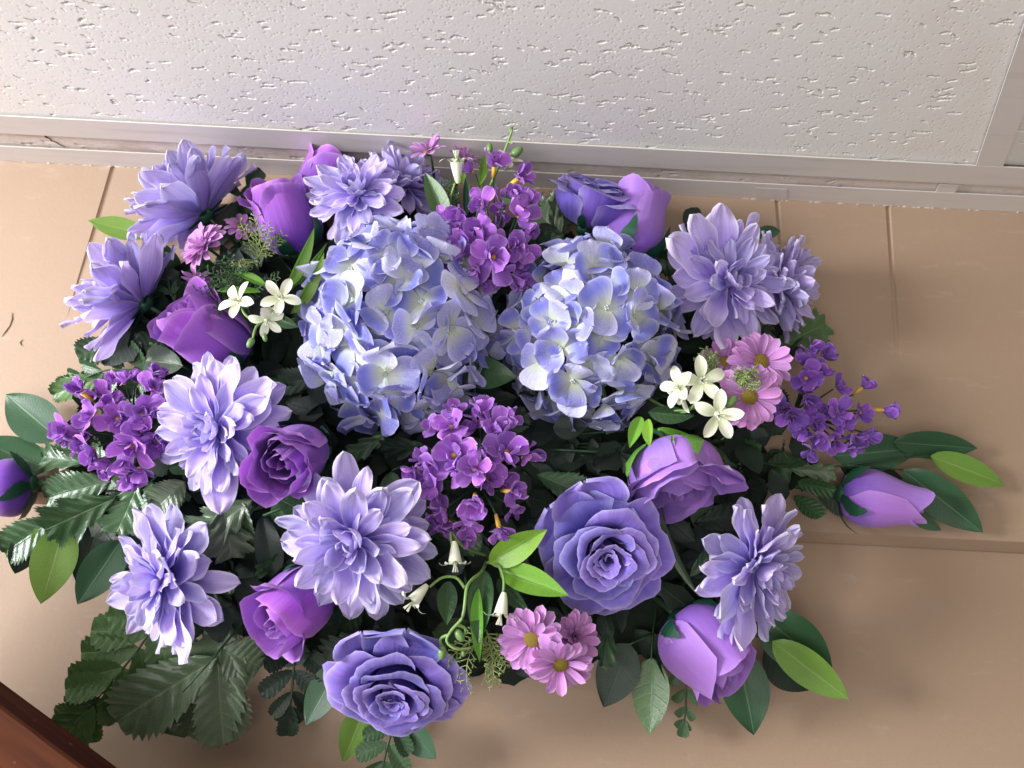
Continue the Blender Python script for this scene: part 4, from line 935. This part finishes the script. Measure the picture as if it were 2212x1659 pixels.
dahlia(1678, 618, .085, 115, (.80, .10, .45), 'lavender dahlia turned to the wall behind the spiky upper right one', 39, side_rings)
dahlia(1622, 1222, .125, 152, (.58, -.14, .78), 'lavender dahlia at the lower right above a tilted purple rosebud', 40, lift=4, long=((-1, -.25, 1.15, 16), (-.8, -.8, 1.2, 10), (-.35, -1, 1.15, 10), (-.35, 1, .95, 30)))
rose(1302, 1180, .125, 144, (.08, -.26, .96), 'large open periwinkle blue rose at the lower right centre', 51, roll=.3, n=24, extra=(-.5, .85, 0))
rose(858, 1456, .12, 148, (-.02, -.48, .86), 'large periwinkle blue rose facing down at the bottom edge', 52, roll=1.1, n=24, extra=(.0, 1, 0))
rose(1268, 470, .09, 138, (.25, .85, .35), 'blue rose seen from the side at the top right of the hydrangeas', 53, closed=.62, n=20)
rosebud(648, 545, .065, 590, 385, .115, 132, .85, 'shiny purple rosebud at the upper left standing behind the fern wisps', 61, n=7, roll=.8)
rosebud(655, 470, .06, 727, 328, .08, 100, .9, 'purple rosebud behind at the top with one petal curled over the ceiling rail', 62, n=6)
rosebud(522, 775, .075, 370, 656, .142, 142, .8, 'deep purple rosebud lying to the left beside small white flowers', 63, n=8)
rosebud(668, 965, .13, 594, 1012, .195, 132, .9, 'purple rosebud with a spiral mouth between two lavender dahlias', 64)
rosebud(692, 1262, .11, 572, 1366, .155, 140, .9, 'purple rosebud tilted down under the widest dahlia', 65, n=5)
rosebud(1345, 570, .09, 1398, 405, .10, 138, .45, 'tall closed lilac purple rosebud above the right hydrangea', 66, mat=M_bud2, n=5)
rosebud(1440, 962, .13, 1472, 1088, .143, 190, 1.0, 'purple rosebud hanging mouth down under green sepals right of centre', 67, mat=M_bud2, sepmat=M_lily, sepL=.6)
rosebud(1815, 1065, .05, 2000, 1100, .06, 124, .22, 'closed purple rosebud lying alone at the far right rim', 68, mat=M_bud2, sepL=.28, n=5)
rosebud(1462, 1335, .07, 1590, 1478, .10, 172, .55, 'satiny purple rosebud pointing down at the lower right corner', 69, mat=M_bud2, n=5)
rosebud(72, 1045, .05, -75, 1062, .06, 122, .25, 'closed purple rosebud cut off by the left edge of the photo', 70, sepL=.26, n=5)

# ---- violet sprays
sp2 = lambda L: [(u, v, dd, R*.93, ax, op, tb) for (u, v, dd, R, ax, op, tb) in L]
sp = lambda L: [(u, v, dd, R*1.12, ax, op, tb) for (u, v, dd, R, ax, op, tb) in L]
gV = 'violet blossom sprays'
spray('violet_spray', 'tall violet blossom spray standing at the top centre between the dahlias and the blue rose',
      sp([(992, 478, .0, 42, (-.4, .3, .8), .7, 0), (1035, 500, .012, 46, (-.1, .1, 1), .75, 0), (1118, 468, .0, 44, (.4, .1, .8), .6, 0), (1000, 545, .01, 50, (-.4, -.1, .9), .75, 0), (1065, 556, .02, 56, (.1, -.3, .9), .85, 0), (1118, 540, .008, 42, (.6, -.1, .8), .7, 0), (1030, 585, .008, 36, (-.2, -.7, .6), .6, 0), (1098, 590, .004, 40, (.2, -.8, .5), .7, 0),
          (1042, 440, .01, 36, (-.2, -.1, 1), .85, 1), (1068, 358, .0, 34, (.1, .6, .6), .7, 1), (1118, 388, -.005, 36, (.7, .2, .6), .7, 1), (1022, 372, -.008, 32, (-.7, .3, .5), .6, 0), (1108, 412, .004, 26, (.5, -.4, .7), .5, 1), (1085, 440, -.02, 34, (.2, .1, .8), .6, 0)]), .15, (1070, 640), 81, PH, gV)
spray('violet_spray', 'dense violet blossom spray at the left beside the big pale dahlia',
      sp([(148, 925, .0, 38, (-.8, -.1, .5), .6, 1), (178, 848, .0, 36, (-.4, .5, .7), .6, 1), (232, 862, -.01, 40, (-.1, .5, .8), .7, 0), (270, 830, -.01, 34, (.1, .8, .5), .6, 0), (328, 842, .0, 38, (.3, .6, .7), .7, 0), (202, 900, .01, 40, (-.3, .1, .9), .7, 1), (255, 905, .0, 44, (.1, .1, 1), .8, 0), (310, 895, .005, 44, (.2, .2, .9), .7, 0), (205, 970, .005, 42, (-.4, -.6, .7), .7, 0), (288, 962, .012, 50, (.0, -.3, .95), .85, 0), (335, 950, .0, 38, (.4, -.3, .8), .6, 0), (300, 1010, .0, 38, (.0, -.8, .5), .7, 0), (225, 1005, -.004, 30, (-.2, -.9, .4), .5, 0), (185, 935, -.005, 40, (-.2, -.2, .9), .7, 0)]), .11, (290, 960), 82, PH, gV)
spray('violet_spray', 'violet blossom spray in the very centre below the left hydrangea',
      sp([(1025, 1014, .025, 44, (-.1, -.1, 1), .95, 0), (982, 985, .012, 58, (-.35, .2, .9), .8, 0), (1092, 978, .01, 56, (.45, .2, .8), .75, 0), (1026, 1085, .018, 48, (-.05, -.3, .9), .75, 1), (962, 1100, .0, 42, (-.5, -.5, .7), .7, 0), (902, 1018, .0, 38, (-.9, 0, .4), .45, 0), (1038, 898, -.005, 40, (.1, .9, .4), .45, 0), (975, 925, .0, 44, (-.3, .6, .7), .7, 0), (1072, 925, .0, 42, (.3, .6, .7), .6, 0), (1105, 1062, .01, 36, (.7, -.1, .6), .7, 1), (1078, 1138, .01, 34, (.2, -.9, .35), .55, 1), (1008, 1130, .0, 38, (-.1, -.9, .5), .7, 0), (935, 1040, .005, 42, (-.6, -.1, .7), .7, 0), (1105, 1095, -.005, 30, (.6, -.5, .5), .6, 0), (1050, 1035, .0, 44, (.2, 0, .9), .7, 0)]), .155, (1040, 1060), 83, PH, gV)
spray('violet_spray', 'deep violet blossom spray reaching out to the right of the pink daisies',
      sp2([(1740, 818, .01, 50, (.1, .1, .9), .75, 0), (1752, 768, .0, 44, (.2, .8, .5), .5, 0), (1862, 838, -.01, 32, (.8, .3, .4), .4, 1), (1905, 886, -.012, 36, (.9, 0, .4), .5, 1), (1848, 938, .0, 42, (.5, -.5, .7), .7, 0), (1808, 890, .005, 40, (.1, .2, .9), .7, 0), (1765, 938, .0, 44, (.0, -.6, .8), .7, 0), (1712, 895, .0, 44, (-.4, -.3, .8), .7, 0), (1740, 872, -.01, 46, (0, .1, .9), .7, 0), (1856, 892, -.012, 34, (.4, .1, .8), .7, 0), (1756, 970, -.004, 32, (0, -.9, .4), .6, 0), (1805, 838, -.012, 36, (.4, .5, .7), .6, 0), (1800, 950, -.01, 36, (.2, -.6, .7), .6, 0)]), .10, (1720, 900), 84, PHB, gV)

# ---- daisies
daisy(440, 530, .13, 62, (-.50, .40, .75), 'pink lilac daisy at the upper left against a lavender dahlia', 91, full=2, centre=False)
daisy(424, 598, .115, 36, (-.1, -.8, .5), 'small pink lilac daisy hanging just above the left purple rosebud', 92, n1=11)
daisy(520, 492, .09, 40, (.4, .6, .5), 'small pink lilac daisy nearly hidden behind the fern wisps', 93, n1=11)
daisy(926, 328, .13, 50, (-.25, .75, .45), 'pink lilac daisy at the very top overlapping the ceiling rail', 94, n1=12, el=22)
daisy(1000, 345, .10, 42, (.4, .7, .4), 'dim pink lilac daisy behind the white bell at the top', 95, n1=11, el=16)
daisy(1617, 857, .155, 80, (.0, -.08, 1), 'fully open pink lilac daisy with a yellow centre, lowest of the three at the right', 96)
daisy(1642, 782, .145, 78, (.15, .35, .85), 'pink lilac daisy behind the lowest one at the right, tilted up', 97)
daisy(1568, 782, .125, 62, (-.3, .45, .75), 'pink lilac daisy partly behind the white flowers and wisps at the right', 98)
daisy(1150, 1380, .165, 80, (-.30, .05, .92), 'pink lilac daisy at the bottom centre, left one of the bunch', 99)
daisy(1210, 1432, .175, 80, (.08, -.35, .9), 'pink lilac daisy at the bottom centre, lowest of the bunch', 100)
daisy(1240, 1378, .150, 66, (.45, .25, .8), 'double pink lilac daisy at the bottom centre, right one of the bunch', 101, full=2, centre=False)

# ---- white flowers
LL = M_lily
white_spray('three starry white flowers with green buds beside the left purple rosebud',
    [('star', 607, 643, .0, 40, (.1, .1, 1)), ('star', 516, 652, -.005, 42, (-.3, .3, .8)), ('star', 576, 690, .0, 34, (.3, -.5, .7)), ('star', 590, 668, -.01, 26, (-.5, -.6, .5))],
    [[(640, 690, -.06), (610, 690, -.02), (600, 660, -.01)], [(620, 700, -.03), (560, 700, -.01), (545, 738, 0)], [(560, 700, -.01), (530, 680, -.01), (518, 655, -.01)], [(575, 712, -.01), (570, 728, 0)]],
    [(541, 741, .0, 9, 12, (-.4, -.9, .2), M_budg), (572, 730, .0, 6, 9, (.3, -.9, .2), M_budg)], (640, 690), .16, 1,
    leaves=[('lance', LL, 616, 625, .13, 684, 498, .165, 28, 0, .5), ('lance', LL, 624, 625, .12, 704, 520, .15, 12, 1, .6), ('lance', LL, 628, 678, .13, 706, 553, .165, 30, 0, .6), ('lance', LL, 575, 618, .13, 508, 583, .14, 20, 2, .3), ('lance', LL, 565, 630, .13, 463, 626, .14, 15, 0, .3), ('lance', M_gloss, 600, 690, .14, 640, 705, .15, 26, 0, .1)])
white_spray('white bell flower with green buds standing up at the top centre',
    [('bell', 987, 350, .0, 42, (-.05, .95, .3)), ('star', 1096, 350, -.02, 30, (.2, .6, .5))],
    [[(1010, 480, -.06), (975, 440, -.02), (983, 395, .0)], [(1030, 470, -.06), (1045, 390, -.02), (1058, 328, .0)], [(1060, 400, -.04), (1085, 340, -.02), (1104, 288, 0), (1106, 280, .0)], [(1096, 305, -.01), (1108, 310, 0)], [(1085, 345, -.02), (1112, 332, 0)]],
    [(1058, 320, .0, 8, 12, (0, 1, .1), M_budg), (1117, 328, .0, 11, 15, (.7, .5, .2), M_budg), (1104, 281, .0, 5, 8, (.2, 1, .1), M_budg)], (1040, 560), .15, 2,
    leaves=[('lance', M_olive, 965, 494, .13, 920, 368, .15, 46, 0, .2), ('lance', LL, 1000, 400, .14, 988, 330, .15, 16, 0, .5), ('lance', LL, 1035, 400, .14, 1050, 330, .14, 20, 0, .3), ('lance', M_olive, 1080, 425, .15, 1170, 450, .15, 20, 0, .5), ('lance', M_olive, 1130, 470, .13, 1168, 498, .13, 14, 0, .3), ('lance', M_calyx, 1005, 470, .14, 1008, 380, .15, 18, 0, .3)])
white_spray('starry white flowers between the right hydrangea and the pink daisies',
    [('star', 1514, 823, .01, 50, (.0, .05, 1)), ('star', 1472, 838, .0, 44, (-.7, .2, .6)), ('star', 1549, 895, .012, 50, (.05, -.15, 1)), ('star', 1475, 850, -.01, 38, (-.6, -.6, .4))],
    [[(1430, 880, -.07), (1480, 890, -.02), (1505, 865, -.005), (1512, 840, 0)], [(1490, 882, -.02), (1530, 880, -.01), (1548, 890, 0)], [(1400, 860, -.06), (1450, 885, -.03), (1490, 885, -.02)]],
    [(1555, 862, .015, 10, 18, (.1, 1, .2), M_white), (1580, 868, .01, 12, 17, (.6, .7, .2), M_budg)], (1420, 890), .155, 3,
    leaves=[('lance', LL, 1420, 925, .12, 1562, 995, .14, 46, 0, .3), ('lance', LL, 1385, 900, .14, 1360, 962, .15, 30, 0, .2), ('lance', LL, 1400, 905, .15, 1406, 968, .16, 26, 1, .4), ('lance', M_gloss, 1400, 890, .12, 1500, 900, .13, 40, 0, .2), ('lance', LL, 1452, 940, .17, 1460, 995, .18, 9, 0, .2)])
white_spray('hanging white bell flowers on a curly pale stem with glossy leaves at the lower centre',
    [('bell', 983, 1212, .01, 40, (.05, -.95, .25)), ('bell', 893, 1298, .01, 42, (-.60, -.65, .35)), ('bell', 1082, 1325, .01, 42, (-.15, -.9, .3))],
    [[(1050, 1200, -.05), (1000, 1180, -.01), (975, 1150, .0), (976, 1178, .005)], [(1050, 1215, -.04), (1040, 1235, -.01), (1010, 1265, .01), (1000, 1330, .015), (975, 1362, .015), (965, 1385, .015), (985, 1402, .015), (1018, 1400, .01)], [(1004, 1270, .005), (985, 1248, .0), (955, 1248, .0), (928, 1268, .005)], [(968, 1372, .012), (952, 1380, .01), (953, 1400, .01)], [(990, 1350, .012), (1005, 1358, .01), (1002, 1372, .01)], [(1050, 1215, -.03), (1075, 1220, -.01), (1088, 1250, 0), (1086, 1290, .005)]],
    [(993, 1373, .012, 11, 15, (.5, -.7, .3), M_budg), (955, 1410, .012, 11, 15, (-.1, -1, .3), M_budg), (1001, 1412, .01, 5, 7, (0, -1, .2), M_budg)], (1060, 1180), .16, 4,
    leaves=[('lance', LL, 1056, 1216, .145, 1178, 1148, .17, 62, 0, .1), ('lance', LL, 1078, 1232, .145, 1223, 1282, .17, 60, 0, -.15), ('lance', M_gloss, 1048, 1232, .14, 1030, 1385, .16, 56, 0, .2), ('lance', M_gloss, 968, 1255, .13, 966, 1352, .14, 44, 1, .1), ('lance', M_gloss, 1075, 1250, .13, 1140, 1325, .15, 36, 0, .3), ('lance', M_lily, 1034, 1270, .15, 1040, 1430, .15, 30, 1, .4)])

# ---- fine fern wisps
wisp(555, 560, .12, 90, (.05, .9, .3), 'pale green fern wisp in front of the upper left rosebud', 1, M_wisp, n=6)
wisp(530, 640, .12, 95, (-.1, .5, .5), 'dark fern wisp between the pink daisy and the starry white flowers', 2, M_wispd, n=9, spread=1.0)
wisp(1540, 810, .14, 60, (-.2, .6, .5), 'yellow green fern wisp left of the right daisies', 3, M_wisp, n=6, spread=.8)
wisp(1590, 825, .165, 60, (.2, .5, .6), 'pale fern wisp lying over the right daisies', 4, M_wisp, n=5, spread=.7)
wisp(1050, 1360, .15, 130, (.15, -.9, .2), 'green fern wisp hanging left of the bottom daisies', 5, M_wisp, n=6, spread=.35)
wisp(975, 470, .12, 85, (.05, .9, .2), 'dark fern wisp under the top daisy', 6, M_wispd, n=4, spread=.3)
wisp(500, 590, .12, 70, (.6, -.3, .5), 'dark fern wisp beside the long lime leaves at the left', 7, M_wispd, n=7, spread=.9)
